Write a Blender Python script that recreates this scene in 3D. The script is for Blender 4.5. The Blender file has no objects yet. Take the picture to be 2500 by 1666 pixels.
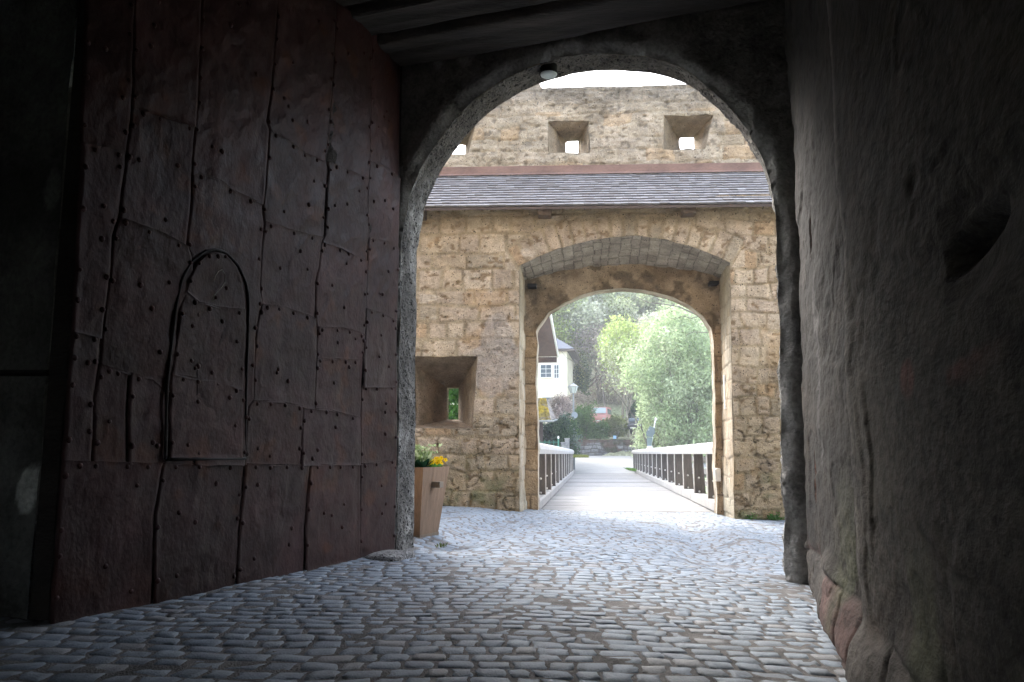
import bpy, math, random
import numpy as np
R = math.radians
rs = np.random.RandomState
scene = bpy.context.scene
COL = scene.collection

# ------------------------------------------------------------------ camera model and survey helpers
TH = R(8.0); FPX = 1962.0
CAM = np.array([0.0, 0.0, 1.0])
def ray(px, py):
    px = np.asarray(px, float); py = np.asarray(py, float)
    xc = (px - 1250.0) / FPX; yc = (833.0 - py) / FPX
    return np.stack([xc, math.cos(TH) - yc * math.sin(TH), math.sin(TH) + yc * math.cos(TH)], -1)
def on_z(px, py, z):
    d = ray(px, py); return CAM + d * ((z - 1.0) / d[..., 2])[..., None]
def on_line(px, py, p0, ang):          # vertical plane through p0 running along (cos, -sin)
    n = np.array([math.sin(ang), math.cos(ang), 0.0]); d = ray(px, py)
    t = (np.array([p0[0], p0[1], 0.0]) - CAM * [1, 1, 0]) @ n / (d @ n)
    return CAM + d * np.asarray(t)[..., None]
def at(px, py, Y):                     # point at depth Y
    d = ray(px, py); return CAM + d * (Y / d[1])

# ------------------------------------------------------------------ noise
def _h(ix, iy, seed):
    n = (ix.astype(np.int64) * 374761393 + iy.astype(np.int64) * 668265263 + seed * 1442695041) & 0x7fffffff
    n = ((n ^ (n >> 13)) * 1274126177) & 0x7fffffff
    n = (n ^ (n >> 16)) & 0xffff
    return n / 65535.0
def vn(x, y, seed=0):
    x = np.asarray(x, float); y = np.asarray(y, float)
    ix = np.floor(x); iy = np.floor(y); fx = x - ix; fy = y - iy
    fx = fx * fx * (3 - 2 * fx); fy = fy * fy * (3 - 2 * fy)
    a = _h(ix, iy, seed); b = _h(ix + 1, iy, seed); c = _h(ix, iy + 1, seed); d = _h(ix + 1, iy + 1, seed)
    return (a + (b - a) * fx + (c - a) * fy + (a - b - c + d) * fx * fy) * 2 - 1
def fbm(x, y, seed=0, oct=4, gain=.5):
    s = 0; a = 1; t = 0
    for k in range(oct):
        s = s + a * vn(np.asarray(x) * 2 ** k + 17.3 * k, np.asarray(y) * 2 ** k + 5.1 * k, seed + k); t += a; a *= gain
    return s / t
def sstep(a, b, x):
    t = np.clip((np.asarray(x, float) - a) / (b - a), 0, 1); return t * t * (3 - 2 * t)
def mix(a, b, t):
    return np.asarray(a) * (1 - t) + np.asarray(b) * t

# ------------------------------------------------------------------ objects
ORG = {}
def tag(o, label=None, cat=None, group=None, kind=None):
    if label: o['label'] = label
    if cat: o['category'] = cat
    if group: o['group'] = group
    if kind: o['kind'] = kind
    return o
def thing(name, label, cat, loc=(0, 0, 0), group=None):
    o = bpy.data.objects.new(name, None); COL.objects.link(o); o.location = loc; o.empty_display_size = .2
    ORG[o.name] = np.array(loc, float)
    return tag(o, label, cat, group)
def obj(name, verts, faces, mat, parent=None, col=None, smooth=False, local=False, matidx=None):
    verts = np.asarray(verts, float).reshape(-1, 3)
    org = ORG.get(parent.name, np.zeros(3)) if parent else np.zeros(3)
    if parent is not None and not local: verts = verts - org
    me = bpy.data.meshes.new(name)
    if isinstance(faces, np.ndarray):
        nf, k = faces.shape
        me.vertices.add(len(verts)); me.vertices.foreach_set('co', verts.ravel())
        me.loops.add(nf * k); me.loops.foreach_set('vertex_index', faces.ravel().astype(np.int32))
        me.polygons.add(nf); me.polygons.foreach_set('loop_start', np.arange(0, nf * k, k, dtype=np.int32))
        me.update(calc_edges=True); me.validate()
    else:
        me.from_pydata([tuple(v) for v in verts], [], [tuple(int(i) for i in f) for f in faces])
    mats = mat if isinstance(mat, (list, tuple)) else [mat]
    for m in mats: me.materials.append(m)
    if matidx is not None: me.polygons.foreach_set('material_index', np.asarray(matidx, np.int32))
    if smooth: me.polygons.foreach_set('use_smooth', np.ones(len(me.polygons), bool))
    if col is not None:
        ca = me.color_attributes.new('Col', 'FLOAT_COLOR', 'POINT')
        c = np.ones((len(verts), 4), np.float32); c[:, :3] = np.clip(np.asarray(col).reshape(-1, 3), 0, 1)
        ca.data.foreach_set('color', c.ravel())
    me.update()
    o = bpy.data.objects.new(name, me); COL.objects.link(o)
    if parent is not None: o.parent = parent; ORG[o.name] = org
    else: ORG[o.name] = np.zeros(3)
    return o
def copy_tree(o, parent=None):
    c = o.copy(); COL.objects.link(c)
    if parent is not None: c.parent = parent
    for ch in [x for x in o.children]: copy_tree(ch, c)
    return c

class MB:
    """collects shapes into one mesh"""
    def __init__(s): s.v = []; s.f = []; s.c = []; s.n = 0; s.m = []
    def add(s, v, f, col=(1, 1, 1), mi=0):
        v = np.asarray(v, float).reshape(-1, 3); s.v.append(v); s.f += [tuple(int(i) + s.n for i in q) for q in f]
        c = np.asarray(col, float); s.c.append(np.broadcast_to(c, (len(v), 3)) if c.ndim == 1 else c)
        s.m += [mi] * len(f); s.n += len(v)
    def box(s, c, sx, sy, sz, ax=None, col=(1, 1, 1), bev=0.0, mi=0, taper=1.0):
        ax = np.eye(3) if ax is None else np.asarray(ax, float)
        c = np.asarray(c, float); h = np.array([sx, sy, sz]) / 2
        if bev <= 0:
            P = np.array([[i, j, k] for k in (-1, 1) for j in (-1, 1) for i in (-1, 1)], float)
            P[P[:, 2] < 0, :2] *= taper
            s.add(c + (P * h) @ ax, [(0, 2, 3, 1), (4, 5, 7, 6), (0, 1, 5, 4), (2, 6, 7, 3), (0, 4, 6, 2), (1, 3, 7, 5)], col, mi)
        else:
            b = min(bev, h.min() * .9); V = []
            for k in (-1, 1):
                for j in (-1, 1):
                    for i in (-1, 1):
                        sg = np.array([i, j, k])
                        for a in range(3):
                            q = sg * (h - b); q[a] = sg[a] * h[a]; V.append(q)
            V = np.array(V)
            I = lambda i, j, k, a: ((k > 0) * 4 + (j > 0) * 2 + (i > 0)) * 3 + a
            Fc = []
            for a in range(3):
                o1, o2 = [x for x in range(3) if x != a]
                for sg in (-1, 1):
                    q = []
                    for (p1, p2) in ((-1, -1), (1, -1), (1, 1), (-1, 1)):
                        t = [0, 0, 0]; t[a] = sg; t[o1] = p1; t[o2] = p2; q.append(I(*t, a))
                    Fc.append(q)
            for a in range(3):
                o1, o2 = [x for x in range(3) if x != a]
                for p1 in (-1, 1):
                    for p2 in (-1, 1):
                        t = [0, 0, 0]; t[o1] = p1; t[o2] = p2
                        t0 = t[:]; t0[a] = -1; t1 = t[:]; t1[a] = 1
                        Fc.append([I(*t0, o1), I(*t1, o1), I(*t1, o2), I(*t0, o2)])
            for k in (-1, 1):
                for j in (-1, 1):
                    for i in (-1, 1): Fc.append([I(i, j, k, 0), I(i, j, k, 1), I(i, j, k, 2)])
            s.add(c + V @ ax, Fc, col, mi)
    def tube(s, pts, rad, n=8, col=(1, 1, 1), mi=0, cap=True):
        pts = np.asarray(pts, float); m = len(pts); rad = np.broadcast_to(np.asarray(rad, float), (m,))
        T = np.gradient(pts, axis=0); T /= np.linalg.norm(T, axis=1)[:, None] + 1e-9
        ref = np.array([0, 0, 1.0]) if abs(T[0, 2]) < .9 else np.array([1.0, 0, 0])
        V = []
        u = np.cross(T[0], ref); u /= np.linalg.norm(u)
        for i in range(m):
            u = u - T[i] * (u @ T[i]); u /= np.linalg.norm(u) + 1e-9; w = np.cross(T[i], u)
            a = np.arange(n) * 2 * math.pi / n
            V.append(pts[i] + rad[i] * (np.cos(a)[:, None] * u + np.sin(a)[:, None] * w))
        F = [(i * n + k, i * n + (k + 1) % n, (i + 1) * n + (k + 1) % n, (i + 1) * n + k) for i in range(m - 1) for k in range(n)]
        if cap: F += [tuple(range(n))[::-1], tuple((m - 1) * n + k for k in range(n))]
        s.add(np.concatenate(V), F, col, mi)
    def ball(s, c, r, nu=8, nv=6, col=(1, 1, 1), mi=0, ax=None):
        V = []; r = np.broadcast_to(np.asarray(r, float), (3,))
        for j in range(nv + 1):
            t = math.pi * j / nv
            for i in range(nu):
                p = 2 * math.pi * i / nu
                V.append([math.sin(t) * math.cos(p), math.sin(t) * math.sin(p), math.cos(t)])
        V = np.array(V) * r
        if ax is not None: V = V @ np.asarray(ax)
        s.add(np.asarray(c) + V, [(j * nu + i, (j + 1) * nu + i, (j + 1) * nu + (i + 1) % nu, j * nu + (i + 1) % nu) for j in range(nv) for i in range(nu)], col, mi)
    def poly(s, pts, thick, nrm, col=(1, 1, 1), mi=0):
        pts = np.asarray(pts, float); n = len(pts); off = np.asarray(nrm, float) * thick
        V = np.concatenate([pts, pts + off])
        F = [tuple(range(n)), tuple(range(2 * n - 1, n - 1, -1))] + [(i, i + n, (i + 1) % n + n, (i + 1) % n) for i in range(n)]
        s.add(V, F, col, mi)
    def build(s, name, mat, parent=None, smooth=False, local=False):
        return obj(name, np.concatenate(s.v), s.f, mat, parent, np.concatenate(s.c), smooth, local, s.m)

def patch(name, pos, disp, col, mat, parent=None, mask=None, nrm=None, smooth=True, local=False):
    """a curved sheet of masonry, plaster or iron: grid of points pushed out along its normal"""
    pos = np.asarray(pos, float); nu, nv = pos.shape[:2]
    if nrm is None:
        du = np.gradient(pos, axis=0); dv = np.gradient(pos, axis=1)
        N = np.cross(du, dv); N /= np.linalg.norm(N, axis=2)[..., None] + 1e-12
    else: N = np.broadcast_to(np.asarray(nrm, float), pos.shape)
    P = pos + N * np.asarray(disp)[..., None]
    idx = np.arange(nu * nv).reshape(nu, nv)
    F = np.stack([idx[:-1, :-1], idx[1:, :-1], idx[1:, 1:], idx[:-1, 1:]], -1).reshape(-1, 4)
    V = P.reshape(-1, 3); C = np.broadcast_to(col, pos.shape).reshape(-1, 3)
    if mask is not None:
        F = F[mask.reshape(-1)]
        used = np.unique(F); re = np.full(len(V), -1); re[used] = np.arange(len(used)); F = re[F]; V = V[used]; C = C[used]
    return obj(name, V, F, mat, parent, C, smooth, local)

def sdist(x, y, poly):
    """signed distance to a closed outline, positive inside, with nearest point"""
    P = np.asarray(poly, float); Q = np.roll(P, -1, 0)
    x = np.asarray(x, float).ravel(); y = np.asarray(y, float).ravel()
    best = np.full(x.shape, 1e9); bx = x.copy(); by = y.copy(); ins = np.zeros(x.shape, bool)
    for (ax_, ay_), (cx, cy) in zip(P, Q):
        dx, dy = cx - ax_, cy - ay_
        t = np.clip(((x - ax_) * dx + (y - ay_) * dy) / (dx * dx + dy * dy + 1e-12), 0, 1)
        qx = ax_ + t * dx; qy = ay_ + t * dy; d = np.hypot(x - qx, y - qy)
        m = d < best; best[m] = d[m]; bx[m] = qx[m]; by[m] = qy[m]
        c = ((ay_ > y) != (cy > y)) & (x < dx * (y - ay_) / (dy if abs(dy) > 1e-12 else 1e-12) + ax_)
        ins ^= c
    return np.where(ins, best, -best), bx, by
def wall_grid(u0, u1, z0, z1, cell, holes):
    """regular grid with holes cut out and its border vertices pulled on to the outlines"""
    us = np.linspace(u0, u1, int((u1 - u0) / cell) + 1); zs = np.linspace(z0, z1, int((z1 - z0) / cell) + 1)
    U, Z = np.meshgrid(us, zs, indexing='ij'); mask = np.ones((len(us) - 1, len(zs) - 1), bool); edge = np.full(U.shape, 9.0)
    for h in holes:
        h = np.asarray(h, float)
        sd, bx, by = sdist(U, Z, h); sd = sd.reshape(U.shape)
        near = (np.abs(sd) < cell * .72)
        U = np.where(near, bx.reshape(U.shape), U); Z = np.where(near, by.reshape(U.shape), Z)
        cu = (U[:-1, :-1] + U[1:, 1:] + U[1:, :-1] + U[:-1, 1:]) / 4; cz = (Z[:-1, :-1] + Z[1:, 1:] + Z[1:, :-1] + Z[:-1, 1:]) / 4
        sc, _, _ = sdist(cu, cz, h); mask &= (sc.reshape(cu.shape) < 0)
        edge = np.minimum(edge, np.where(near, 0, -sd))
    return U, Z, mask, edge
def blocks(U, Z, seed, u0, u1, z0, z1, hr, wr, warp=.03, wf=2.2):
    """coursed stone layout: three random numbers per stone and the distance to the nearest joint"""
    r = rs(seed)
    wu = U + warp * fbm(U * wf, Z * wf, seed + 3, 2); wz = Z + warp * fbm(U * wf + 9, Z * wf, seed + 5, 2)
    b = [z0 - .3]
    while b[-1] < z1 + .3: b.append(b[-1] + r.uniform(*hr))
    b = np.array(b); k = np.clip(np.searchsorted(b, wz) - 1, 0, len(b) - 2)
    dz = np.minimum(wz - b[k], b[k + 1] - wz)
    du = np.zeros(U.shape); R3 = np.zeros(U.shape + (3,))
    for i in range(len(b) - 1):
        m = k == i
        c = [u0 - 1 - r.uniform(0, wr[1])]
        while c[-1] < u1 + 1: c.append(c[-1] + r.uniform(*wr))
        c = np.array(c); tab = r.uniform(0, 1, (len(c), 3))
        if not m.any(): continue
        j = np.clip(np.searchsorted(c, wu[m]) - 1, 0, len(c) - 2)
        du[m] = np.minimum(wu[m] - c[j], c[j + 1] - wu[m]); R3[m] = tab[j]
    return R3, np.minimum(du, dz)

# ------------------------------------------------------------------ materials
def nmat(name):
    m = bpy.data.materials.new(name); m.use_nodes = True; nt = m.node_tree
    b = nt.nodes['Principled BSDF']; return m, nt, b
def N(nt, t, **kw):
    n = nt.nodes.new(t)
    for k, v in kw.items():
        if hasattr(n, k): setattr(n, k, v)
    return n
def setin(n, **kw):
    for k, v in kw.items(): n.inputs[k.replace('_', ' ')].default_value = v
    return n
def mathn(nt, op, a, b=None, clamp=False):
    n = N(nt, 'ShaderNodeMath', operation=op); n.use_clamp = clamp
    for i, x in enumerate((a, b)):
        if x is None: continue
        if isinstance(x, (int, float)): n.inputs[i].default_value = x
        else: nt.links.new(x, n.inputs[i])
    return n.outputs[0]
def maprange(nt, x, a, b, c, d):
    n = N(nt, 'ShaderNodeMapRange'); nt.links.new(x, n.inputs[0])
    for i, v in enumerate((a, b, c, d)): n.inputs[i + 1].default_value = v
    return n.outputs[0]
def noise(nt, vec, scale, detail=4, rough=.55):
    n = N(nt, 'ShaderNodeTexNoise'); n.inputs['Scale'].default_value = scale; n.inputs['Detail'].default_value = detail; n.inputs['Roughness'].default_value = rough
    nt.links.new(vec, n.inputs['Vector']); return n.outputs['Fac']
def scalecol(nt, colsock, fac):
    n = N(nt, 'ShaderNodeVectorMath', operation='SCALE'); nt.links.new(colsock, n.inputs[0]); nt.links.new(fac, n.inputs['Scale']); return n.outputs[0]
def mixcol(nt, fac, a, b):
    n = N(nt, 'ShaderNodeMix', data_type='RGBA')
    for i, x in ((0, fac), (6, a), (7, b)):
        if isinstance(x, (int, float)): n.inputs[i].default_value = x
        elif isinstance(x, tuple): n.inputs[i].default_value = (*x, 1)
        else: nt.links.new(x, n.inputs[i])
    return n.outputs[2]
def stone_mat(name, pore=40., pore_amt=.7, bump=.6, dist=.02, rough=.9, var=.35, col=None, patchy=True, stretch=(1, 1, 1), fine=70., spec=.3):
    m, nt, b = nmat(name); L = nt.links.new
    tc = N(nt, 'ShaderNodeTexCoord'); mp = N(nt, 'ShaderNodeMapping'); L(tc.outputs['Object'], mp.inputs[0]); mp.inputs['Scale'].default_value = stretch
    v = mp.outputs[0]
    if col is None:
        at_ = N(nt, 'ShaderNodeAttribute'); at_.attribute_name = 'Col'; base = at_.outputs['Color']
    else:
        rgb = N(nt, 'ShaderNodeRGB'); rgb.outputs[0].default_value = (*col, 1); base = rgb.outputs[0]
    n1 = noise(nt, v, 3.1, 5, .6); n2 = noise(nt, v, fine, 3, .6); n3 = noise(nt, v, 14., 4, .6)
    f = mathn(nt, 'ADD', maprange(nt, n1, .3, .7, 1 - var, 1 + var), maprange(nt, n2, .3, .7, -var * .7, var * .7))
    f = mathn(nt, 'ADD', f, maprange(nt, n3, .3, .7, -var * .6, var * .6))
    vo = N(nt, 'ShaderNodeTexVoronoi'); 
    nz_ = N(nt, 'ShaderNodeTexNoise'); nz_.inputs['Scale'].default_value = pore * .9; nz_.inputs['Detail'].default_value = 3; L(v, nz_.inputs['Vector'])
    sc_ = N(nt, 'ShaderNodeVectorMath', operation='SCALE'); L(nz_.outputs['Color'], sc_.inputs[0]); sc_.inputs['Scale'].default_value = 2.0 / pore
    ad_ = N(nt, 'ShaderNodeVectorMath', operation='ADD'); L(v, ad_.inputs[0]); L(sc_.outputs[0], ad_.inputs[1])
    L(ad_.outputs[0], vo.inputs['Vector']); vo.inputs['Scale'].default_value = pore; vo.inputs['Randomness'].default_value = 1
    wob = noise(nt, v, pore * 1.3, 2, .5)
    pd = mathn(nt, 'ADD', vo.outputs['Distance'], maprange(nt, wob, .3, .7, -.16, .16))
    thr = maprange(nt, n3, .42, .68, .02, .36) if patchy else maprange(nt, n3, .3, .7, .2, .36)
    pm = mathn(nt, 'LESS_THAN', pd, thr)
    f = mathn(nt, 'MULTIPLY', f, maprange(nt, pm, 0, 1, 1, 1 - pore_amt))
    L(scalecol(nt, base, f), b.inputs['Base Color'])
    h = mathn(nt, 'ADD', mathn(nt, 'MULTIPLY', pm, -1.0), mathn(nt, 'ADD', mathn(nt, 'MULTIPLY', n2, .9), mathn(nt, 'MULTIPLY', n3, 1.6)))
    bp = N(nt, 'ShaderNodeBump'); bp.inputs['Strength'].default_value = bump; bp.inputs['Distance'].default_value = dist; L(h, bp.inputs['Height']); L(bp.outputs[0], b.inputs['Normal'])
    b.inputs['Roughness'].default_value = rough; b.inputs['Specular IOR Level'].default_value = spec
    return m
def plain_mat(name, col=None, rough=.7, var=.2, scale=8., bump=.15, dist=.01, metallic=0., stretch=(1, 1, 1), spec=.4, fine=40., rvar=0.):
    m, nt, b = nmat(name); L = nt.links.new
    tc = N(nt, 'ShaderNodeTexCoord'); mp = N(nt, 'ShaderNodeMapping'); L(tc.outputs['Object'], mp.inputs[0]); mp.inputs['Scale'].default_value = stretch
    v = mp.outputs[0]
    if col is None:
        a = N(nt, 'ShaderNodeAttribute'); a.attribute_name = 'Col'; base = a.outputs['Color']
    else:
        rgb = N(nt, 'ShaderNodeRGB'); rgb.outputs[0].default_value = (*col, 1); base = rgb.outputs[0]
    n1 = noise(nt, v, scale, 5, .6); n2 = noise(nt, v, fine, 3, .6)
    f = mathn(nt, 'ADD', maprange(nt, n1, .3, .7, 1 - var, 1 + var), maprange(nt, n2, .3, .7, -var * .5, var * .5))
    L(scalecol(nt, base, f), b.inputs['Base Color'])
    h = mathn(nt, 'ADD', n2, mathn(nt, 'MULTIPLY', n1, 1.5))
    bp = N(nt, 'ShaderNodeBump'); bp.inputs['Strength'].default_value = bump; bp.inputs['Distance'].default_value = dist; L(h, bp.inputs['Height']); L(bp.outputs[0], b.inputs['Normal'])
    if rvar: L(maprange(nt, n1, .3, .7, rough - rvar, rough + rvar), b.inputs['Roughness'])
    else: b.inputs['Roughness'].default_value = rough
    b.inputs['Metallic'].default_value = metallic; b.inputs['Specular IOR Level'].default_value = spec
    return m
def leaf_mat(name, trans=.45):
    m = bpy.data.materials.new(name); m.use_nodes = True; nt = m.node_tree; nt.nodes.clear(); L = nt.links.new
    out = N(nt, 'ShaderNodeOutputMaterial'); a = N(nt, 'ShaderNodeAttribute'); a.attribute_name = 'Col'
    d = N(nt, 'ShaderNodeBsdfDiffuse'); t = N(nt, 'ShaderNodeBsdfTranslucent'); mx = N(nt, 'ShaderNodeMixShader'); mx.inputs[0].default_value = trans
    L(a.outputs['Color'], d.inputs[0]); L(a.outputs['Color'], t.inputs[0]); L(d.outputs[0], mx.inputs[1]); L(t.outputs[0], mx.inputs[2]); L(mx.outputs[0], out.inputs[0])
    return m
def glass_mat(name, col, rough=.05):
    m, nt, b = nmat(name); b.inputs['Base Color'].default_value = (*col, 1); b.inputs['Roughness'].default_value = rough; b.inputs['Specular IOR Level'].default_value = .8; return m

M = {}; HAZE = .0019
M['tuff'] = stone_mat('tuff_blocks', pore=26, pore_amt=.75, bump=.9, dist=.03, var=.26, fine=45)
M['tuff_grey'] = stone_mat('grey_tuff', pore=26, pore_amt=.6, bump=.9, dist=.03, var=.3)
M['porous'] = stone_mat('porous_arch_stone', pore=24, pore_amt=.8, bump=1.0, dist=.04, var=.4, patchy=False, fine=50)
M['plaster'] = stone_mat('old_plaster', pore=14, pore_amt=.25, bump=.6, dist=.02, var=.35, fine=35)
M['reveal'] = stone_mat('limewashed_reveal', pore=28, pore_amt=.45, bump=.9, dist=.025, var=.22, stretch=(1, 1, .35))
M['iron'] = plain_mat('brown_iron_sheet', None, rough=.5, var=.28, scale=5., bump=.5, dist=.010, stretch=(1, 1, .8), spec=.14, fine=30., rvar=.1)
M['iron_dark'] = plain_mat('black_iron', (.012, .011, .011), rough=.7, var=.3)
M['cobble'] = plain_mat('cobble_granite', None, rough=.62, var=.25, scale=9., bump=.7, dist=.007, spec=.35, fine=90., rvar=.1)
M['dirt'] = plain_mat('joint_dirt', (.168, .163, .16), rough=.95, var=.4, scale=6., bump=.8, dist=.02, fine=90.)
M['oldwood'] = plain_mat('old_dark_timber', None, rough=.85, var=.4, scale=3., bump=.9, dist=.02, stretch=(.35, 3, 3), fine=22.)
M['wood'] = plain_mat('weathered_timber', None, rough=.75, var=.25, scale=5., bump=.4, dist=.008, stretch=(3, 3, .5), fine=30.)
M['deckwood'] = plain_mat('bleached_deck_timber', None, rough=.8, var=.12, scale=4., bump=.3, dist=.006, fine=30.)
M['slate'] = plain_mat('roof_slate', None, rough=.8, var=.18, scale=7., bump=.3, dist=.006, fine=60.)
M['copper'] = plain_mat('copper_flashing', (.20, .125, .10), rough=.55, var=.3, scale=4., bump=.1, metallic=.25, stretch=(.5, 1, 1))
M['zinc'] = plain_mat('grey_metal', (.30, .32, .34), rough=.5, var=.15, scale=5., bump=.05)
M['render'] = plain_mat('cream_render', (.80, .76, .65), rough=.9, var=.06, scale=2.5, bump=.2)
M['white'] = plain_mat('white_paint', (.78, .78, .76), rough=.6, var=.05)
M['brownboard'] = plain_mat('brown_boarding', None, rough=.8, var=.25, scale=4., bump=.2, stretch=(1, .2, 1))
M['glass'] = glass_mat('dark_window_glass', (.10, .13, .16))
M['milk'] = glass_mat('frosted_lamp_glass', (.50, .55, .53), .4)
M['leaf'] = leaf_mat('foliage'); M['petal'] = leaf_mat('petals', .3)
M['bark'] = plain_mat('bark', None, rough=.95, var=.3, scale=6., bump=.6, dist=.02, stretch=(1, 1, .4))
M['paint'] = plain_mat('car_paint', None, rough=.3, var=.04, bump=.02, spec=.6)
M['earth'] = stone_mat('hill_ground', pore=3., pore_amt=.4, bump=.5, dist=.1, var=.4, fine=6.)
M['road'] = plain_mat('pale_road', (.29, .295, .30), rough=.85, var=.12, scale=1.2, bump=.3, fine=18.)
M['rubber'] = plain_mat('rubber', (.02, .02, .02), rough=.8, var=.1)
M['sign'] = plain_mat('painted_metal', None, rough=.5, var=.06, bump=.03)
M['chalk'] = plain_mat('chalk', (.30, .28, .24), rough=.95, var=.3)
M['mossroof'] = plain_mat('mossy_shingle', None, rough=.95, var=.45, scale=5., bump=.9, dist=.04, fine=25.)

# ------------------------------------------------------------------ reference frames
GA = R(20.0)                                                     # near gate wall
G0 = on_z(965, 1345, .08)[:2]
GE = np.array([math.cos(GA), -math.sin(GA)]); GN = np.array([math.sin(GA), math.cos(GA)])
def gp(u, h, z):                                                 # gate frame -> world (h>0 is out to the courtyard)
    u, h, z = np.broadcast_arrays(np.asarray(u, float), np.asarray(h, float), np.asarray(z, float))
    return np.stack([G0[0] + u * GE[0] + h * GN[0], G0[1] + u * GE[1] + h * GN[1], z], -1)
FA = R(4.0); F0 = np.array([.13, 14.3])                          # courtyard side of the far gatehouse
FE = np.array([math.cos(FA), -math.sin(FA)]); FN = np.array([math.sin(FA), math.cos(FA)])
def fp(u, w, z):
    u, w, z = np.broadcast_arrays(np.asarray(u, float), np.asarray(w, float), np.asarray(z, float))
    u = u + w * .032
    return np.stack([F0[0] + u * FE[0] + w * FN[0], F0[1] + u * FE[1] + w * FN[1], z], -1)
BA = R(5.76); BD = np.array([math.sin(BA), math.cos(BA)]); BR = np.array([math.cos(BA), -math.sin(BA)])
def bp_(l, s, z):                                                # bridge frame: l sideways, s along
    l, s, z = np.broadcast_arrays(np.asarray(l, float), np.asarray(s, float), np.asarray(z, float))
    return np.stack([l * BR[0] + s * BD[0], l * BR[1] + s * BD[1], z], -1)

def gz(x, y):
    x = np.asarray(x, float); y = np.asarray(y, float)
    z = .04 - .034 * x
    fy = sstep(10.5, 15.5, y)
    z = z * (1 - fy) + fy * (-.075 - .018 * (x - 1.5))
    z = z + .10 * sstep(.6, -1.4, x - .1 * (y - 11)) * sstep(11, 13.6, y)
    z = z + .05 * np.exp(-((x - .75 - .05 * (y - 9)) / .8) ** 2) * sstep(6.4, 8.2, y) * sstep(14.8, 11, y)
    gl = x - (-.62 + .16 * (y - 8.6)); z = z - .075 * np.exp(-(gl / .30) ** 2) * sstep(7.6, 9, y) * sstep(14.4, 12, y)
    z = z + .05 * np.exp(-((gl + .5) / .28) ** 2) * sstep(8, 9.2, y) * sstep(13.8, 12, y)
    gr = x - (2.05 + .14 * (y - 8.6)); z = z - .06 * np.exp(-(gr / .3) ** 2) * sstep(7, 8.6, y) * sstep(14, 12, y)
    z = z + .03 * np.exp(-((gr - .55) / .3) ** 2) * sstep(7.4, 8.6, y)
    z = z + .016 * fbm(x * 1.1, y * 1.1, 71, 3)
    return z

# ------------------------------------------------------------------ cobblestones
def cobbles():
    r = rs(5); V = []; Fc = []; Cc = []; n0 = 0
    p = np.array([-1, -.86, -.4, .4, .86, 1.]); q = np.array([-1, -.78, 0, .78, 1.])
    Pg, Qg = np.meshgrid(p, q, indexing='ij'); Pg = Pg.ravel(); Qg = Qg.ravel()
    rim = (np.abs(Pg) > .99) | (np.abs(Qg) > .99)
    sup = (np.abs(Pg) ** 5 + np.abs(Qg) ** 5) ** .2; sup = np.maximum(sup, 1.0)
    Pg2 = Pg / sup; Qg2 = Qg / sup
    dome = 1 - .12 * (np.abs(Pg2) ** 3 + np.abs(Qg2) ** 2.4) * .5
    idx = np.arange(30).reshape(6, 5)
    Fq = np.stack([idx[:-1, :-1], idx[1:, :-1], idx[1:, 1:], idx[:-1, 1:]], -1).reshape(-1, 4)
    def warp(a, b):
        wy = -.42 * np.tanh((a - .15 - .12 * (b - 9)) / .55) * sstep(7.4, 9.2, b) * sstep(15, 12.5, b)
        wy = wy + .10 * np.sin(a * 1.3 + .8) + .20 * np.tanh((a - 2.2 - .14 * (b - 8.6)) / .5) * sstep(6.8, 8.6, b)
        wy = wy + .045 * fbm(a * .9, b * .9, 41, 2); wx = .05 * fbm(a * 1.0, b * 1.0, 47, 2)
        return a + wx, b + wy
    b = 2.3
    while b < 15.55:
        hh = r.uniform(.105, .145)
        a = -4.4 + r.uniform(0, .2); amax = 5.6
        while a < amax:
            w = r.uniform(.105, .20)
            ca, cb = a + w / 2, b + hh / 2
            g = r.uniform(.002, .008)
            pa = ca + Pg2 * (w / 2 - g) * r.uniform(.95, 1.0) ; qb = cb + Qg2 * (hh / 2 - g * .75) * r.uniform(.92, 1.02)
            sk = r.normal(0, .10); qb = qb + sk * (pa - ca); pa = pa + r.normal(0, .08) * (qb - cb)
            pa = pa + .006 * r.normal(0, 1, 30); qb = qb + .004 * r.normal(0, 1, 30)
            x, y = warp(pa, qb)
            z0 = gz(x, y)
            hgt = .008 + r.normal(0, .0015)
            z = z0 + np.where(rim, -.006, dome * hgt - .004) + (r.normal(0, .009) * (x - x.mean()) + r.normal(0, .013) * (y - y.mean())) + .0012 * r.normal(0, 1, 30)
            # keep only what lies inside the passage and the courtyard
            mx_, my_ = x.mean(), y.mean()
            u = (np.array([mx_, my_]) - G0) @ GE; h = (np.array([mx_, my_]) - G0) @ GN
            ok = True
            if h < .45:
                rwx = 2.30 - .262 * (6.4 - my_)
                ok = (mx_ < rwx + .1) and (u > -2.6)
                if h > -.05 and (u < .05 or u > 3.52): ok = False
            w_ = (np.array([mx_, my_]) - F0) @ FN; uu = (np.array([mx_, my_]) - F0) @ FE
            if w_ > .05 and not (-.02 < uu < 3.75): ok = False
            if w_ > 1.42: ok = False
            if ok:
                V.append(np.stack([x, y, z], -1)); Fc.append(Fq + n0); n0 += 30
                t = r.uniform(0, 1); base = mix((.205, .25, .30), (.255, .302, .355), t); pt_ = float(sstep(.0, .35, fbm(ca * .9, cb * .7, 93, 3))); base = mix(base, (.22, .22, .215), pt_ * r.uniform(.0, .35))
                if r.uniform() < .08: base = mix(base, (.27, .25, .23), .5)
                if r.uniform() < .1: base = base * .88
                Cc.append(np.broadcast_to(base, (30, 3)))
            a += w
        b += hh
    o = obj('cobblestone_pavement', np.concatenate(V), np.concatenate(Fc), M['cobble'], None, np.concatenate(Cc), True)
    tag(o, 'worn grey cobblestones running from the dark passage to the bridge', 'pavement', kind='structure')
cobbles()
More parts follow.
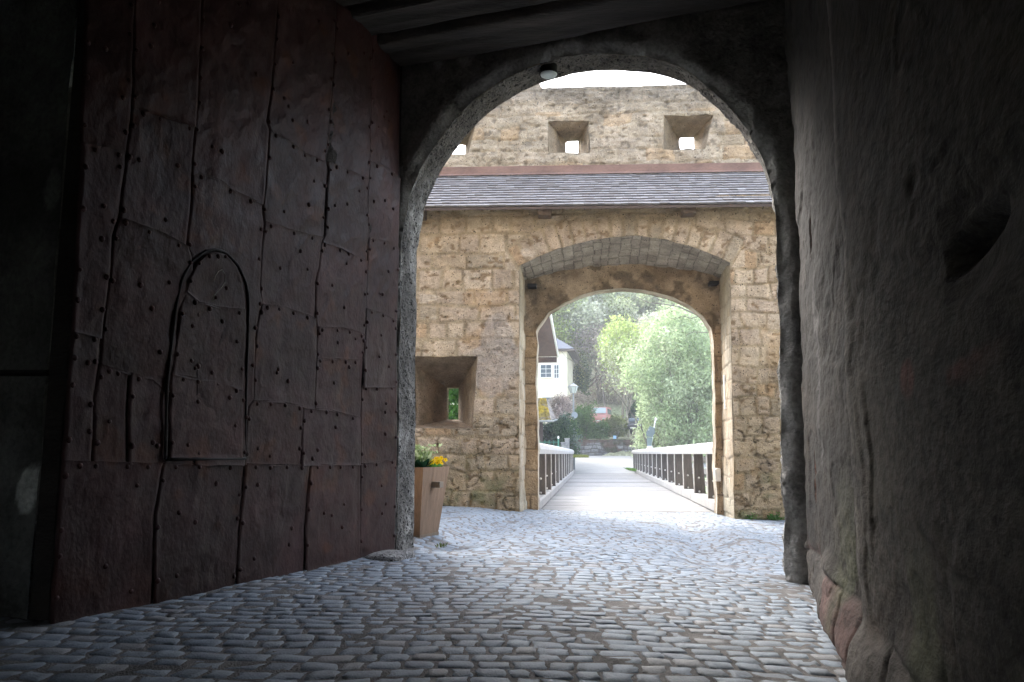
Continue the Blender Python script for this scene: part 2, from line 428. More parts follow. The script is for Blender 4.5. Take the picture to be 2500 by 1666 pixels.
xs = np.linspace(-6, 7, 260); ys = np.r_[np.linspace(-14, 2, 30), np.linspace(2.1, 15.72, 330)]; X, Y = np.meshgrid(xs, ys, indexing='ij')
tag(patch('ground', np.stack([X, Y, gz(X, Y) + .000 + .007 * fbm(X * 4, Y * 4, 3, 3)], -1), np.zeros(X.shape), (1, 1, 1), M['dirt']), 'brown dirt packed between the cobblestones', 'ground', kind='structure')

# ------------------------------------------------------------------ near gate: arched wall
GW_T = .42
ARC = [(-.01, -.3), (-.02, .6), (-.03, 1.6), (-.03, 2.6), (-.03, 3.12)]
for a in np.linspace(175, 5, 26):
    ARC.append((1.77 - 1.80 * -math.cos(R(a)), 3.06 + 1.79 * math.sin(R(a)) ** .96))
ARC = [(u, z) for u, z in ARC[:5]] + [(1.785 + 1.81 * math.cos(R(a)), 3.08 + 1.77 * math.sin(R(a))) for a in np.linspace(177, 3, 30)] + [(3.60, 3.0), (3.59, 1.75), (3.56, .7), (3.54, .1), (3.60, -.3)]
gate = thing('gate_wall', 'dark stone wall with a tall round arch open to the courtyard', 'wall', tuple(gp(1.7, .2, 0)))
def resample(P, step):
    P = np.asarray(P, float); d = np.r_[0, np.cumsum(np.hypot(*np.diff(P, axis=0).T))]
    t = np.linspace(0, d[-1], int(d[-1] / step) + 1); return np.stack([np.interp(t, d, P[:, 0]), np.interp(t, d, P[:, 1])], -1), t
Apts, At = resample(ARC, .018)
Apts = Apts + .022 * np.stack([fbm(At * 3, At * 0, 5, 3), fbm(At * 3, At * 0 + 4, 6, 3)], -1)
U, Z, mk, ed = wall_grid(-6, 9, -.3, 5.6, .027, [Apts[::2]])
rough = .03 * fbm(U * 1.4, Z * 1.4, 8, 4) + .012 * fbm(U * 9, Z * 9, 9, 3)
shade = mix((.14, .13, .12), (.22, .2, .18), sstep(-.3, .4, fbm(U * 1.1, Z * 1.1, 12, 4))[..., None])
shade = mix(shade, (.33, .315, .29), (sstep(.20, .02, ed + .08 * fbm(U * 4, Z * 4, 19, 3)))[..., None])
pl = sstep(.05, .12, fbm(U * 1.6 + 3, Z * 1.6, 15, 3) - .32)[..., None]; shade = mix(shade, (.33, .31, .28), pl)
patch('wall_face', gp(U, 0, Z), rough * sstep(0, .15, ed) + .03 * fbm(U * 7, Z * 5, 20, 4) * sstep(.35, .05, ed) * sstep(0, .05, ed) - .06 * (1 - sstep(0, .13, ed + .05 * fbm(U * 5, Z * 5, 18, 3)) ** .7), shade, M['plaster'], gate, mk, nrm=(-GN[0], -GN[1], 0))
hh = np.linspace(.062, GW_T, 22); Hh, Ii = np.meshgrid(hh, np.arange(len(Apts)), indexing='xy')
AU = np.repeat(Apts[:, 0][:, None], len(hh), 1); AZ = np.repeat(Apts[:, 1][:, None], len(hh), 1); AT = np.repeat(At[:, None], len(hh), 1); AH = np.broadcast_to(hh, AU.shape)
por = fbm(AT * 14, AH * 22, 31, 3); dsp = .028 * fbm(AT * 2.4, AH * 3, 30, 3) + .030 * np.minimum(por, .1) + .004
cc = mix((.17, .16, .145), (.40, .385, .355), sstep(-.35, .4, fbm(AT * 2.2, AH * 5, 33, 4))[..., None]); cc = mix(cc, (.10, .09, .08), (sstep(-.05, .35, por) * .6)[..., None]); cc = mix(cc, (.135, .118, .10), (sstep(3.2, 4.3, AZ + .5 * fbm(AT * 1.5, AH * 2, 35, 3)) * .8)[..., None])  # above the springing: browner stone, with the crown's shade painted into its colour
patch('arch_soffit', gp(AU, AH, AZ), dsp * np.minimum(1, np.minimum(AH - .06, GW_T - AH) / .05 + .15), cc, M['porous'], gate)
U, Z, mk, ed = wall_grid(-7, 10, -.4, 10.5, .09, [Apts[::3]])  # unseen side, carried up tall to cut sky light in the courtyard
patch('courtyard_face', gp(U, GW_T, Z), .02 * fbm(U * 2, Z * 2, 8, 4), mix((.32, .25, .17), (.4, .32, .23), sstep(-.4, .4, fbm(U, Z, 2, 3))[..., None]), M['tuff'], gate, mk, nrm=(GN[0], GN[1], 0))
lamp = thing('ceiling_lamp', 'small round lamp with frosted glass under the crown of the arch', 'lamp', tuple(gp(1.5, .16, 4.78)))
def disc(mb, c, r0, r1, z0, z1, n=24, col=(1, 1, 1), cap=True):
    a = np.arange(n) * 2 * math.pi / n
    v = np.concatenate([np.stack([c[0] + r * np.cos(a), c[1] + r * np.sin(a), np.full(n, z)], -1) for r, z in ((r0, z0), (r1, z1))])
    f = [(k, (k + 1) % n, n + (k + 1) % n, n + k) for k in range(n)]
    if cap: f += [tuple(range(n))[::-1], tuple(range(n, 2 * n))]
    mb.add(v, f, col)
lc = gp(1.52, .17, 0)
b = MB(); disc(b, lc, .085, .09, 4.76, 4.89); disc(b, lc, .094, .094, 4.745, 4.765); b.build('lamp_housing', M['iron_dark'], lamp)
b = MB(); disc(b, lc, .05, .08, 4.725, 4.735); disc(b, lc, .08, .086, 4.735, 4.746); b.build('lamp_glass', M['milk'], lamp, smooth=False)

# building mass round the passage (keeps the daylight out)
bk = MB(); ax = np.array([[GE[0], GE[1], 0], [GN[0], GN[1], 0], [0, 0, 1]])
shell = thing('gatehouse_shell', 'unlit masonry around and above the dark gate passage', 'building', tuple(gp(1.7, -6, 0)))
bk.box(gp(1.5, -6.1, 8.0), 16.9, 12.9, 4.9, ax); bk.build('unseen_upper_mass', M['plaster'], shell)  # unseen upper mass, made tall to hold sky light off the courtyard
U, Z, mk, ed = wall_grid(-6, 9, -.6, 6, .12, [[(.3, -1), (.3, 1.9), (.6, 2.4), (1.1, 2.6), (1.6, 2.4), (1.9, 1.9), (1.9, -1)]])
patch('rear_wall', gp(U, -12.4, Z), .03 * fbm(U, Z, 13, 3), (.09, .08, .07), M['plaster'], shell, mk, nrm=(GN[0], GN[1], 0))
bk = MB(); bk.box(gp(-5.8, -6.2, 2.6), .4, 12.2, 7, ax); bk.build('side_wall', M['plaster'], shell)
bk = MB(); bk.box(gp(8.8, -6.2, 2.6), .4, 12.2, 7, ax); bk.build('side_wall', M['plaster'], shell)

# ceiling beams parallel to the gate wall
ceil_ = thing('timber_ceiling', 'blackened timber beams laid side by side over the passage', 'ceiling', tuple(gp(1.7, -.4, 5.0)))
r = rs(11)
h0 = -.02
for k, wd in enumerate((.62, .46, .5, .55, .5, .6, .5, .6, .55)):
    L_ = np.linspace(-1.6, 5.6, 150); nb = 18
    a = np.linspace(0, 1, nb)
    A_, B_ = np.meshgrid(L_, a, indexing='ij')
    zb = 4.99 + .02 * k
    # profile: front edge, bottom, back edge
    hh_ = h0 - B_ * wd; zz = zb + .16 * (sstep(.09, 0, B_) + sstep(.91, 1, B_)) ** 1.5
    zz = zz + .03 * fbm(A_ * .6, B_ * 2 + k * 7, 51 + k, 3) - .012 * sstep(.1, .5, fbm(A_ * .8, B_ * 9, 61 + k, 2)) + .035 * vn(A_ * .5, B_ * 0 + k, 3)
    split = np.exp(-((B_ - .55 - .15 * vn(A_ * .5, A_ * 0, 81 + k)) / .035) ** 2) * sstep(0, .3, vn(A_ * .4 + 3, A_ * 0, 91 + k)); zz = zz + .04 * split
    hh_ = hh_ + .025 * vn(A_ * .7, A_ * 0 + B_ * .2, 71 + k)
    cc = mix((.035, .029, .024), (.062, .052, .044), sstep(-.4, .5, fbm(A_ * .7, B_ * 8 + k, 25, 3))[..., None])
    patch('beam', gp(A_, hh_, zz), 0 * zz, cc, M['oldwood'], ceil_)
    h0 -= wd + .03
bk = MB(); bk.box(gp(1.5, -3, 5.42), 9, 6.2, .05, ax, (.06, .05, .045)); bk.build('ceiling_boards', M['oldwood'], ceil_)

# ------------------------------------------------------------------ iron-clad gate leaf
D0 = gp(-.015, -.03, 0)[:2]; D1 = on_z(116, 1526, .125)[:2]
DV = D1 - D0; DLEN = float(np.linalg.norm(DV)); DV = DV / DLEN; DNn = np.array([-DV[1], DV[0], 0.0])
if DNn[0] < 0: DNn = -DNn
DANG = math.atan2(-DV[1], DV[0])
def dpt(px, py): return on_line(px, py, D0, DANG)
def dsz(px, py):
    p = dpt(px, py); return (p[..., :2] - D0) @ DV, p[..., 2]
def dworld(s, z, o=0.0):
    s, z, o = np.broadcast_arrays(np.asarray(s, float), np.asarray(z, float), np.asarray(o, float))
    return np.stack([D0[0] + s * DV[0] + o * DNn[0], D0[1] + s * DV[1] + o * DNn[1], z], -1)
door = thing('gate_leaf', 'tall open gate leaf clad in riveted brown iron plates', 'gate', tuple(dworld(DLEN / 2, .1)))
def fx(pts):
    P = np.array(sorted(pts, key=lambda t: t[1]), float)
    return lambda y: np.interp(y, P[:, 1], P[:, 0]) + np.where(np.asarray(y) < P[0, 1], (np.asarray(y) - P[0, 1]) * (P[1, 0] - P[0, 0]) / (P[1, 1] - P[0, 1] + 1e-6), 0)
def fy(pts):
    P = np.array(sorted(pts), float); return lambda x: np.interp(x, P[:, 0], P[:, 1])
E_ = fx([(206, 0), (195, 350), (170, 833), (146, 1130), (120, 1525)])
S1 = fx([(322, 120), (319, 250), (313, 319), (303, 393), (292, 478), (287, 531), (271, 574), (266, 664), (255, 744), (247, 818), (242, 886), (228, 966), (226, 1045), (221, 1130)])
SX = fx([(313, 905), (308, 992), (305, 1130)])
S2 = fx([(486, 120), (481, 239), (476, 308), (468, 383), (466, 440), (462, 510), (455, 563), (451, 600), (460, 625), (470, 700), (470, 1130)])
S3 = fx([(668, 100), (659, 223), (646, 298), (654, 319), (648, 404), (644, 468), (638, 510), (642, 547), (635, 627), (632, 712), (637, 739), (630, 760), (619, 829), (616, 902), (614, 975), (600, 992), (594, 1070), (590, 1130)])
S4 = fx([(818, 100), (813, 191), (802, 319), (793, 393), (798, 414), (794, 478), (792, 574), (784, 590), (778, 648), (769, 691), (768, 776), (770, 802), (770, 849), (765, 990)])
S4b = fx([(737, 990), (731, 1130)])
S5 = fx([(905, 100), (903, 228), (901, 329), (901, 399), (896, 478), (899, 574), (895, 659), (890, 744), (886, 829), (882, 886), (879, 992), (876, 1130), (874, 1364)])
Rt = fx([(976, 100), (974, 400), (972, 600), (967, 833), (963, 1133), (959, 1345)])
B1 = fx([(393, 1130), (372, 1258), (369, 1480)]); B2 = fx([(595, 1130), (584, 1258), (571, 1440)]); B3 = fx([(755, 1130), (741, 1285), (739, 1400)])
TOP = lambda x: np.asarray(x) * 0 - 60. + 0
LOW = fy([(100, 1124), (150, 1127), (395, 1133), (600, 1134), (740, 1136), (876, 1134), (963, 1122)])
BOT = fy([(95, 1531), (120, 1524), (380, 1475), (571, 1439), (578, 1437), (739, 1398), (748, 1392), (874, 1362), (880, 1358), (962, 1340)])
H = lambda *p: fy(p)
h02 = H((160, 806), (247, 824)); h01 = H((190, 350), (320, 378))
h11 = H((315, 262), (480, 312)); h12 = H((265, 525), (290, 535), (330, 550), (395, 575), (455, 608)); h13 = H((236, 890), (313, 913), (367, 923), (400, 955), (470, 965))
h21 = H((460, 432), (490, 426), (530, 441), (575, 470), (645, 503))
h31 = H((646, 312), (700, 345), (740, 375), (800, 397)); h32 = H((638, 540), (700, 560), (750, 575), (795, 583)); h33 = H((630, 742), (700, 754), (772, 781)); h34 = H((600, 980), (643, 979), (690, 983), (745, 996), (800, 1001), (880, 1021))
h41 = H((800, 398), (905, 440)); h42 = H((784, 590), (840, 610), (898, 642)); h43 = H((768, 800), (830, 801), (890, 820)); h44 = H((765, 876), (885, 880))
h51 = H((900, 395), (940, 410), (975, 441)); h52 = H((895, 580), (940, 590), (975, 611)); h53 = H((888, 755), (930, 765), (972, 786)); h54 = H((880, 944), (966, 945))
plates = [(E_, S1, TOP, h01), (E_, S1, h01, h02), (E_, S1, h02, LOW), (S1, S2, TOP, h11), (S1, S2, h11, h12), (S1, S2, h12, h13), (S1, SX, h13, LOW), (SX, S2, h13, LOW),
          (S2, S3, TOP, h21), (S2, S3, h21, LOW), (S3, S4, TOP, h31), (S3, S4, h31, h32), (S3, S4, h32, h33), (S3, S4, h33, h34),
          (S4, S5, TOP, h41), (S4, S5, h41, h42), (S4, S5, h42, h43), (S4, S5, h43, h44), (S4, S5, h44, h34), (S3, S4b, h34, LOW), (S4b, S5, h34, LOW),
          (S5, Rt, TOP, h51), (S5, Rt, h51, h52), (S5, Rt, h52, h53), (S5, Rt, h53, h54), (S5, Rt, h54, LOW),
          (E_, B1, LOW, BOT), (B1, B2, LOW, BOT), (B2, B3, LOW, BOT), (B3, S5, LOW, BOT), (S5, Rt, LOW, BOT)]
rp = rs(21)
def rivet(V, F, C, c, rad, nrm, e1, e2, tone):
    n0 = sum(len(v) for v in V); a = np.arange(8) * math.pi / 4; rr = [(1.0, -.3), (1.0, .25), (.72, .62), (.3, .85)]
    v = []
    for q, hgt in rr: v.append(c + rad * (q * np.cos(a)[:, None] * e1 + q * np.sin(a)[:, None] * e2) + nrm * rad * hgt)
    v = np.concatenate(v); f = [(i * 8 + k, i * 8 + (k + 1) % 8, (i + 1) * 8 + (k + 1) % 8, (i + 1) * 8 + k) for i in range(3) for k in range(8)] + [tuple(24 + k for k in range(8))]
    V.append(v); F += [tuple(i + n0 for i in q) for q in f]; C.append(np.broadcast_to(tone, (len(v), 3)))
def plate(VL, VR, HT, HB, k, off, parent, nm='iron_plate', shrink=.004, riv=True):
    b = np.linspace(0, 1, 3)
    xm = (VL(600) + VR(600)) / 2
    y0 = float(np.mean(HT(xm))); y1 = float(np.mean(HB(xm)))
    xa = float(np.mean(VL((y0 + y1) / 2))); xb = float(np.mean(VR((y0 + y1) / 2)))
    s_a, _ = dsz(xa, (y0 + y1) / 2); s_b, _ = dsz(xb, (y0 + y1) / 2); _, z_a = dsz(xm, y0); _, z_b = dsz(xm, y1)
    wdt = abs(float(s_a - s_b)); hgt = abs(float(z_a - z_b))
    na = int(np.clip(wdt / .013, 8, 90)); nb = int(np.clip(hgt / .013, 8, 240))
    ea = min(.45, .0006 / wdt); eb = min(.45, .001 / hgt)
    a = np.linspace(ea, 1 - ea, na); bb = np.linspace(-.006 / hgt, 1 + .006 / hgt, nb)
    A, B = np.meshgrid(a, bb, indexing='ij')
    x = xa + (xb - xa) * A
    for _ in range(6):
        y = HT(x) + (HB(x) - HT(x)) * B; x = VL(y) + (VR(y) - VL(y)) * A
    s, z = dsz(x, y)
    de = np.minimum(A, 1 - A) * wdt; db_ = np.minimum(B, 1 - B) * hgt + .006
    s = s + .006 * fbm(z * 9, s * 9, 100 + k, 2) * sstep(.06, 0, de); z = z + .007 * fbm(s * 9, z * 9, 130 + k, 2) * sstep(.06, 0, db_)
    tl1, tl2 = rp.normal(0, .010, 2)
    wr = .011 * fbm(s * 2.6 + z * 2 + k, z * 2.2 - s * 1.0, 140 + k, 3)
    rdg = 1 - np.abs(fbm(s * 3.0 + z * 3.2, z * 1.6 - s * 2.0, 170 + k, 3)) * 4; wr = wr + .0045 * np.maximum(rdg, -.2)
    lip = -.004 * sstep(.014, .0, de) + .004 * np.exp(-((de - .02) / .016) ** 2) * (.5 + .5 * vn(s * 7, z * 7, 3))
    o = off + (A - .5) * tl1 + (B - .5) * tl2 + wr * sstep(0, .08, de) + lip
    wr2 = .0042 * fbm(s * 9 + z * 7, (z * 8 - s * 6) * .6, 260 + k, 3); o = o + wr2 * sstep(0, .05, np.minimum(de, db_)) + .0045 * np.exp(-(db_ / .010) ** 2); o = np.where(de < .002, o - .004, o)
    tone = mix((.034, .0150, .0135), (.053, .0245, .0225), rp.uniform())
    tone = mix(tone, (.034, .023, .027), rp.uniform(0, .4))
    cl = mix(tone * .8, tone * 1.25, sstep(-.4, .4, fbm(s * 3, z * 3, 200 + k, 4))[..., None])
    rust = sstep(.28, .5, fbm(s * 4 + 5, z * 4, 230, 4))[..., None]; cl = mix(cl, (.085, .030, .012), rust * .45)
    rustb = (sstep(.5, .05, z) * sstep(2.6, 3.6, s) * sstep(-.2, .4, fbm(s * 6, z * 6, 77, 3)))[..., None]; cl = mix(cl, (.075, .025, .011), rustb * .7)
    P = dworld(s, z, o)
    idx = np.arange(na * nb).reshape(na, nb); Fq = np.stack([idx[:-1, :-1], idx[:-1, 1:], idx[1:, 1:], idx[1:, :-1]], -1).reshape(-1, 4)
    V = [P.reshape(-1, 3)]; F = [tuple(q) for q in Fq.tolist()]; C = [cl.reshape(-1, 3)]
    if riv:
        e1 = np.array([DV[0], DV[1], 0]); e2 = np.array([0, 0, 1.0])
        spots = []
        stp = .16 + rp.uniform(0, .06)
        nn = max(2, int(hgt / (stp * 1.25)))
        for j in range(nn): spots.append((.026 / wdt, (j + .5 + rp.uniform(-.25, .25)) / nn))
        if rp.uniform() < .6:
            for j in range(nn): spots.append((1 - .026 / wdt, (j + .5 + rp.uniform(-.25, .25)) / nn))
        nn = max(2, int(wdt / stp))
        for j in range(nn): spots.append(((j + .5 + rp.uniform(-.2, .2)) / nn, .03 / hgt))
        for j in range(int(wdt * hgt * 5) + 1): spots.append((rp.uniform(.18, .82), rp.uniform(.12, .88)))
        for (pa, pb) in spots:
            if not (0 < pa < 1 and 0 < pb < 1): continue
            i = int(round((pa - ea) / (1 - 2 * ea) * (na - 1))); j = int(round(pb * (nb - 1)))
            i = min(max(i, 1), na - 2); j = min(max(j, 1), nb - 2)
            if math.isnan(P[i, j, 0]): continue
            rivet(V, F, C, P[i, j], rp.uniform(.013, .019), DNn, e1, e2, tone * rp.uniform(1.2, 1.9))  # rivet heads coloured lighter than the plate, painting in their highlights
    return obj(nm, np.concatenate(V), F, M['iron'], parent, np.concatenate(C), True)
for k, (a_, b_, c_, d_) in enumerate(plates):
    plate(a_, b_, c_, d_, k, .008 + rp.uniform(0, .013) + (.006 if k >= 26 else 0), door)
# the timber leaf behind the plates
sE, zE = DLEN + .02, 0
zb0 = float(dsz(120, 1520)[1]); zb1 = float(dsz(960, 1338)[1])
bk = MB()
th_ = .13
v = np.array([dworld(-.005, zb1 + .01, -.004), dworld(DLEN, zb0 + .01, -.004), dworld(DLEN, 5.05, -.004), dworld(-.005, 5.05, -.004),
              dworld(-.005, zb1 + .01, -th_), dworld(DLEN, zb0 + .01, -th_), dworld(DLEN, 5.05, -th_), dworld(-.005, 5.05, -th_)]).reshape(8, 3)
bk.add(v, [(0, 1, 2, 3), (7, 6, 5, 4), (0, 4, 5, 1), (1, 5, 6, 2), (2, 6, 7, 3), (3, 7, 4, 0)], (.02, .016, .014)); bk.build('timber_core', M['oldwood'], door)
# wicket door
WL = fx([(516, 617), (494, 621), (470, 643), (447, 688), (431, 751), (418, 866), (408, 943), (405, 1040), (403, 1118)])
WR = fx([(518, 617), (541, 622), (568, 650), (587, 693), (594, 735), (592, 820), (589, 904), (586, 1010), (584, 1118)])
WT = lambda x: np.asarray(x) * 0 + 619.; WB = H((400, 1117), (590, 1115))
wk = plate(WL, WR, WT, WB, 60, .018, door, 'wicket_door', riv=False)
w1 = H((430, 700), (442, 709), (475, 740), (525, 752), (590, 758)); w2 = H((410, 914), (421, 916), (505, 929), (528, 931), (590, 955))
for k, (t_, b_) in enumerate(((WT, w1), (w1, w2), (w2, WB))): plate(WL, WR, t_, b_, 70 + k, .030 + .006 * (k == 0), wk, 'wicket_plate')
fr = [(396, 1122), (397, 1040), (399, 943), (408, 866), (421, 751), (437, 679), (460, 640), (490, 617), (517, 610), (544, 617), (574, 648), (593, 690), (600, 732), (598, 820), (595, 904), (592, 1010), (590, 1122)]
fr = np.array(fr, float); tt = np.linspace(0, len(fr) - 1, 90); fr = np.stack([np.interp(tt, np.arange(len(fr)), fr[:, 0]), np.interp(tt, np.arange(len(fr)), fr[:, 1])], -1)
for _ in range(2): fr[1:-1] = (fr[:-2] + 2 * fr[1:-1] + fr[2:]) / 4
s_, z_ = dsz(fr[:, 0], fr[:, 1]); b = MB(); b.tube(dworld(s_, z_, .026), .010 + .001 * np.sin(np.arange(90) * .7), 10, (.016, .012, .012))
b.build('wicket_frame', M['iron'], wk, True)
b = MB(); s_, z_ = dsz(np.array([398., 590.]), np.array([1121., 1119.])); b.tube(dworld(s_, z_, .03), .012, 8, (.02, .016, .015)); b.build('wicket_gap_strip', M['iron_dark'], wk, True)  # black strip standing in for the dark gap under the wicket
ck = [(508, 690), (512, 676), (520, 664), (529, 660), (536, 672), (536, 690), (528, 702), (519, 712), (510, 722), (505, 736)]
s_, z_ = dsz(np.array([p[0] for p in ck]), np.array([p[1] for p in ck])); b = MB(); b.tube(dworld(s_, z_, .045), .0035, 5); b.build('chalk_mark', M['chalk'], wk)

# stone block at the foot of the hinge side
def lump(name, label, cat, c, dims, rot, mat, col, seed, amp=.12):
    n = 14; u = np.linspace(0, 2 * math.pi, 2 * n + 1)[:-1]; t = np.linspace(0.02, math.pi - .02, n)
    U_, T_ = np.meshgrid(u, t, indexing='ij'); p = np.stack([np.sin(T_) * np.cos(U_), np.sin(T_) * np.sin(U_), np.cos(T_)], -1)
    k = (np.abs(p) ** 5).sum(-1) ** (-.2); p = p * k[..., None]
    p = p * (1 + amp * (fbm(p[..., 0] * 2 + seed, p[..., 1] * 2 + p[..., 2] * 1.7, seed, 3))[..., None])
    p = p * np.array(dims) / 2; ca, sa = math.cos(rot), math.sin(rot)
    p = np.stack([p[..., 0] * ca - p[..., 1] * sa, p[..., 0] * sa + p[..., 1] * ca, p[..., 2]], -1) + np.array(c)
    idx = np.arange(2 * n * n).reshape(2 * n, n); idn = np.roll(idx, -1, 0)
    F = np.stack([idx[:, :-1], idx[:, 1:], idn[:, 1:], idn[:, :-1]], -1).reshape(-1, 4)
    o = obj(name, p.reshape(-1, 3), F, mat, None, np.broadcast_to(col, (2 * n * n, 3)), True); return tag(o, label, cat)
c = on_z(948, 1358, .10)
lump('hinge_stone', 'low worn stone block under the hinge corner of the iron gate', 'stone', (c[0] + .02, c[1] + .02, .075), (.34, .42, .13), -GA, M['porous'], (.36, .35, .34), 3)

# pier behind the free edge of the gate leaf
LH = float((D1 - G0) @ GN) + .02; LU = float((D1 - G0) @ GE) - .17
U, Z = np.meshgrid(np.linspace(LU - 2.6, LU, 110), np.linspace(-.2, 5.1, 220), indexing='ij')
sp = on_line(np.array([70., 128.]), np.array([1190., 462.]), gp(0, LH, 0)[:2], GA); su = (sp[:, :2] - G0) @ GE
def blob(U, Z, u, z, ru, rz, seed): return sstep(1.15, .85, np.hypot((U - u) / ru, (Z - z) / rz) + .25 * fbm(U * 9, Z * 9, seed, 2))
w = np.maximum(blob(U, Z, su[0], sp[0, 2], .085, .135, 4), .2 * blob(U, Z, su[1], sp[1, 2], .07, .12, 5))[..., None]
cl = mix(mix((.05, .05, .046), (.11, .11, .102), sstep(-.3, .5, fbm(U * 2, Z * 2, 6, 4))[..., None]), (.5, .5, .47), w)
o = patch('passage_pier', gp(U, LH, Z), .02 * fbm(U * 3, Z * 3, 4, 4) + .006 * w[..., 0], cl, M['plaster'], None, nrm=(-GN[0], -GN[1], 0))
tag(o, 'dark wall with a flaked white patch left of the iron gate', 'wall')
sp = on_line(np.array([-60., 116.]), np.array([911., 911.]), gp(0, LH - .03, 0)[:2], GA)
b = MB(); b.tube([sp[0], sp[1]], .018, 6); tag(b.build('iron_bar', M['iron_dark']), 'thin black iron bar fixed across the dark wall left of the gate', 'bar')

# ------------------------------------------------------------------ right-hand plastered passage wall
W0 = np.array([2.325, 6.47]); W1 = np.array([1.62, 3.8]); WD = (W1 - W0) / np.linalg.norm(W1 - W0); WNn = np.array([-WD[1], WD[0], 0.0])
if WNn[0] > 0: WNn = -WNn
WANG = math.atan2(-WD[1], WD[0])
def wsz(px, py):
    p = on_line(px, py, W0, WANG); return float((p[:2] - W0) @ WD), float(p[2])
s1 = np.linspace(-.12, 4.6, 330); s2 = np.linspace(4.7, 9.5, 25); S, Z = np.meshgrid(np.r_[s1, s2], np.linspace(-.25, 5.2, 380), indexing='ij')
h = .022 * fbm(S * 0.264, Z * .6, 301, 3) + .008 * fbm(S * 1.650, Z * 4, 302, 4) + .012 * fbm(S * 0.462, Z * .9, 303, 2)
vs = fbm(S * 0.495, Z * 1.0, 310, 5); ridge = sstep(.05, .12, vs); h = h + .006 * ridge
flk = sstep(.12, .17, fbm(S * 0.495 + 4, Z * .9, 320, 4)); h = h - .010 * flk
cl = mix((.024, .018, .013), (.044, .0335, .0245), sstep(-.4, .4, fbm(S * 0.429, Z * .9, 304, 4))[..., None])
cl = mix(cl, (.052, .044, .037), (ridge * .45)[..., None]); mot = sstep(-.25, .35, fbm(S * 1.485, Z * 4.0, 311, 4)); cl = cl * (.62 + .75 * mot[..., None]); cl = mix(cl, (.028, .025, .022), (flk * .6)[..., None])
fk2 = sstep(.05, .07, fbm(S * .75 + 2, Z * 1.7, 321, 5)); h = h - .005 * fk2; stn = sstep(-.3, .3, fbm(S * 2.2, Z * 5, 322, 4)); cl = mix(cl, mix((.012, .0095, .0075), (.050, .038, .029), stn[..., None]), (fk2 * .85)[..., None]); h = h + .006 * fk2 * fbm(S * 3, Z * 8, 323, 3)
fk3 = sstep(.08, .095, fbm(S * .6 + 8, Z * 1.2 + 3, 324, 5)); h = h + .004 * fk3; cl = mix(cl, (.075, .064, .052), (fk3 * .75)[..., None])
hs, hz = wsz(2395, 595)
hole = np.hypot((S - hs) / .12, (Z - hz) / .095) + .18 * fbm(S * 2.640, Z * 8, 330, 2); hm = sstep(1.05, .45, hole); h = h - .19 * hm
cl = cl * .72
rim_ = np.exp(-((hole - 1.2) / .3) ** 2); h = h - .02 * rim_
red = sstep(.0, .18, fbm(S * 0.990 + 1, Z * 5, 335, 3)) * sstep(1.0, .2, np.hypot((S - hs + .12) / .35, (Z - hz + .22) / .16)); cl = mix(cl, (.12, .042, .033), (red * .8)[..., None])
bs, bz = wsz(2245, 925); red = sstep(.0, .3, fbm(S * 1.320, Z * 4, 336, 3) + .3) * sstep(1.1, .6, np.hypot((S - bs) / .12, (Z - bz) / .07)); cl = mix(cl, (.12, .045, .036), (red * .8)[..., None])
for (px, py, ru, rz, dp) in ((1968, 570, .035, .16, .03), (1985, 1130, .03, .09, .01), (1990, 1190, .03, .1, .012), (1985, 1420, .03, .1, .012)):
    bs, bz = wsz(px, py); q = sstep(1.2, .6, np.hypot((S - bs) / ru, (Z - bz) / rz) + .25 * fbm(S * 3.960, Z * 6, 340, 2)); cl = mix(cl, (.20, .07, .035), (q * .85)[..., None]); h = h - dp * q
bs, bz = wsz(2135, 1130); lt = sstep(1.05, .8, np.hypot((S - bs) / .13, (Z - bz) / .42) + .3 * fbm(S * 1.650, Z * 3, 345, 3)); cl = mix(cl, (.09, .08, .07), (lt * .7)[..., None]); h = h + .012 * lt
bs, bz = wsz(1990, 850); lt = sstep(1.1, .4, np.hypot((S - bs) / .16, (Z - bz) / .8) + .45 * fbm(S * 1.650, Z * 3, 347, 4)); cl = mix(cl, (.125, .12, .118), (lt * .8)[..., None])  # pale patch painting the highlight along the arch-side edge
h = h + .007 * fbm(S * 4.290, Z * 11, 349, 4) * (.5 + lt)
s0_, _ = wsz(2090, 900); stp = sstep(-.015, .02, S - s0_ + .07 * fbm(Z * 1.6, Z * 0, 370, 4)); h = h + .045 * stp; qn_ = 1 - stp; cl = cl * (1 - .42 * qn_[..., None]); h = h + qn_ * (.012 * fbm(S * 4, Z * 8, 372, 4) + .012 * fbm(S * 1.5, Z * 3, 373, 3)); edge_ = np.exp(-((S - s0_ - .05 + .07 * fbm(Z * 1.6, Z * 0, 370, 4)) / .06) ** 2) * sstep(-.3, .2, fbm(Z * 1.1, Z * 0, 371, 3)); cl = mix(cl, (.12, .11, .10), (edge_ * .7)[..., None])  # quoin strip painted darker to offset the arch light; pale broken plaster edge
# masonry shows at the foot where the plaster has fallen
R3, dj = blocks(S, Z, 350, 0, 5, -.3, 1, (.2, .34), (.5, .9), .05, 1.5)
foot = sstep(.42, .28, Z + .25 * fbm(S * 0.726, S * 0, 351, 3) + .12 * S * 0); h = h + foot * (.02 * sstep(0, .04, dj) + .04 * (R3[..., 0] - .4) + .06 * sstep(.35, 0, Z) * sstep(.5, 1.6, S))
cl = mix(cl, mix((.045, .04, .036), (.09, .08, .072), R3[..., 1:2]), (foot * .8)[..., None]); cl = mix(cl, (.09, .045, .04), (foot * (R3[..., 2] > .78) * .6)[..., None])
moss = sstep(.0, .3, fbm(S * 1.7, Z * 1.7, 360, 4)) * sstep(1.1, .2, Z) * sstep(1.6, 2.2, S); cl = mix(cl, (.06, .068, .035), (moss * .7)[..., None])
h = h + .06 * sstep(.10, .0, S) * -1
h = h - .05 * sstep(1.2, 4.2, Z) * sstep(1.2, 0, S) * .3
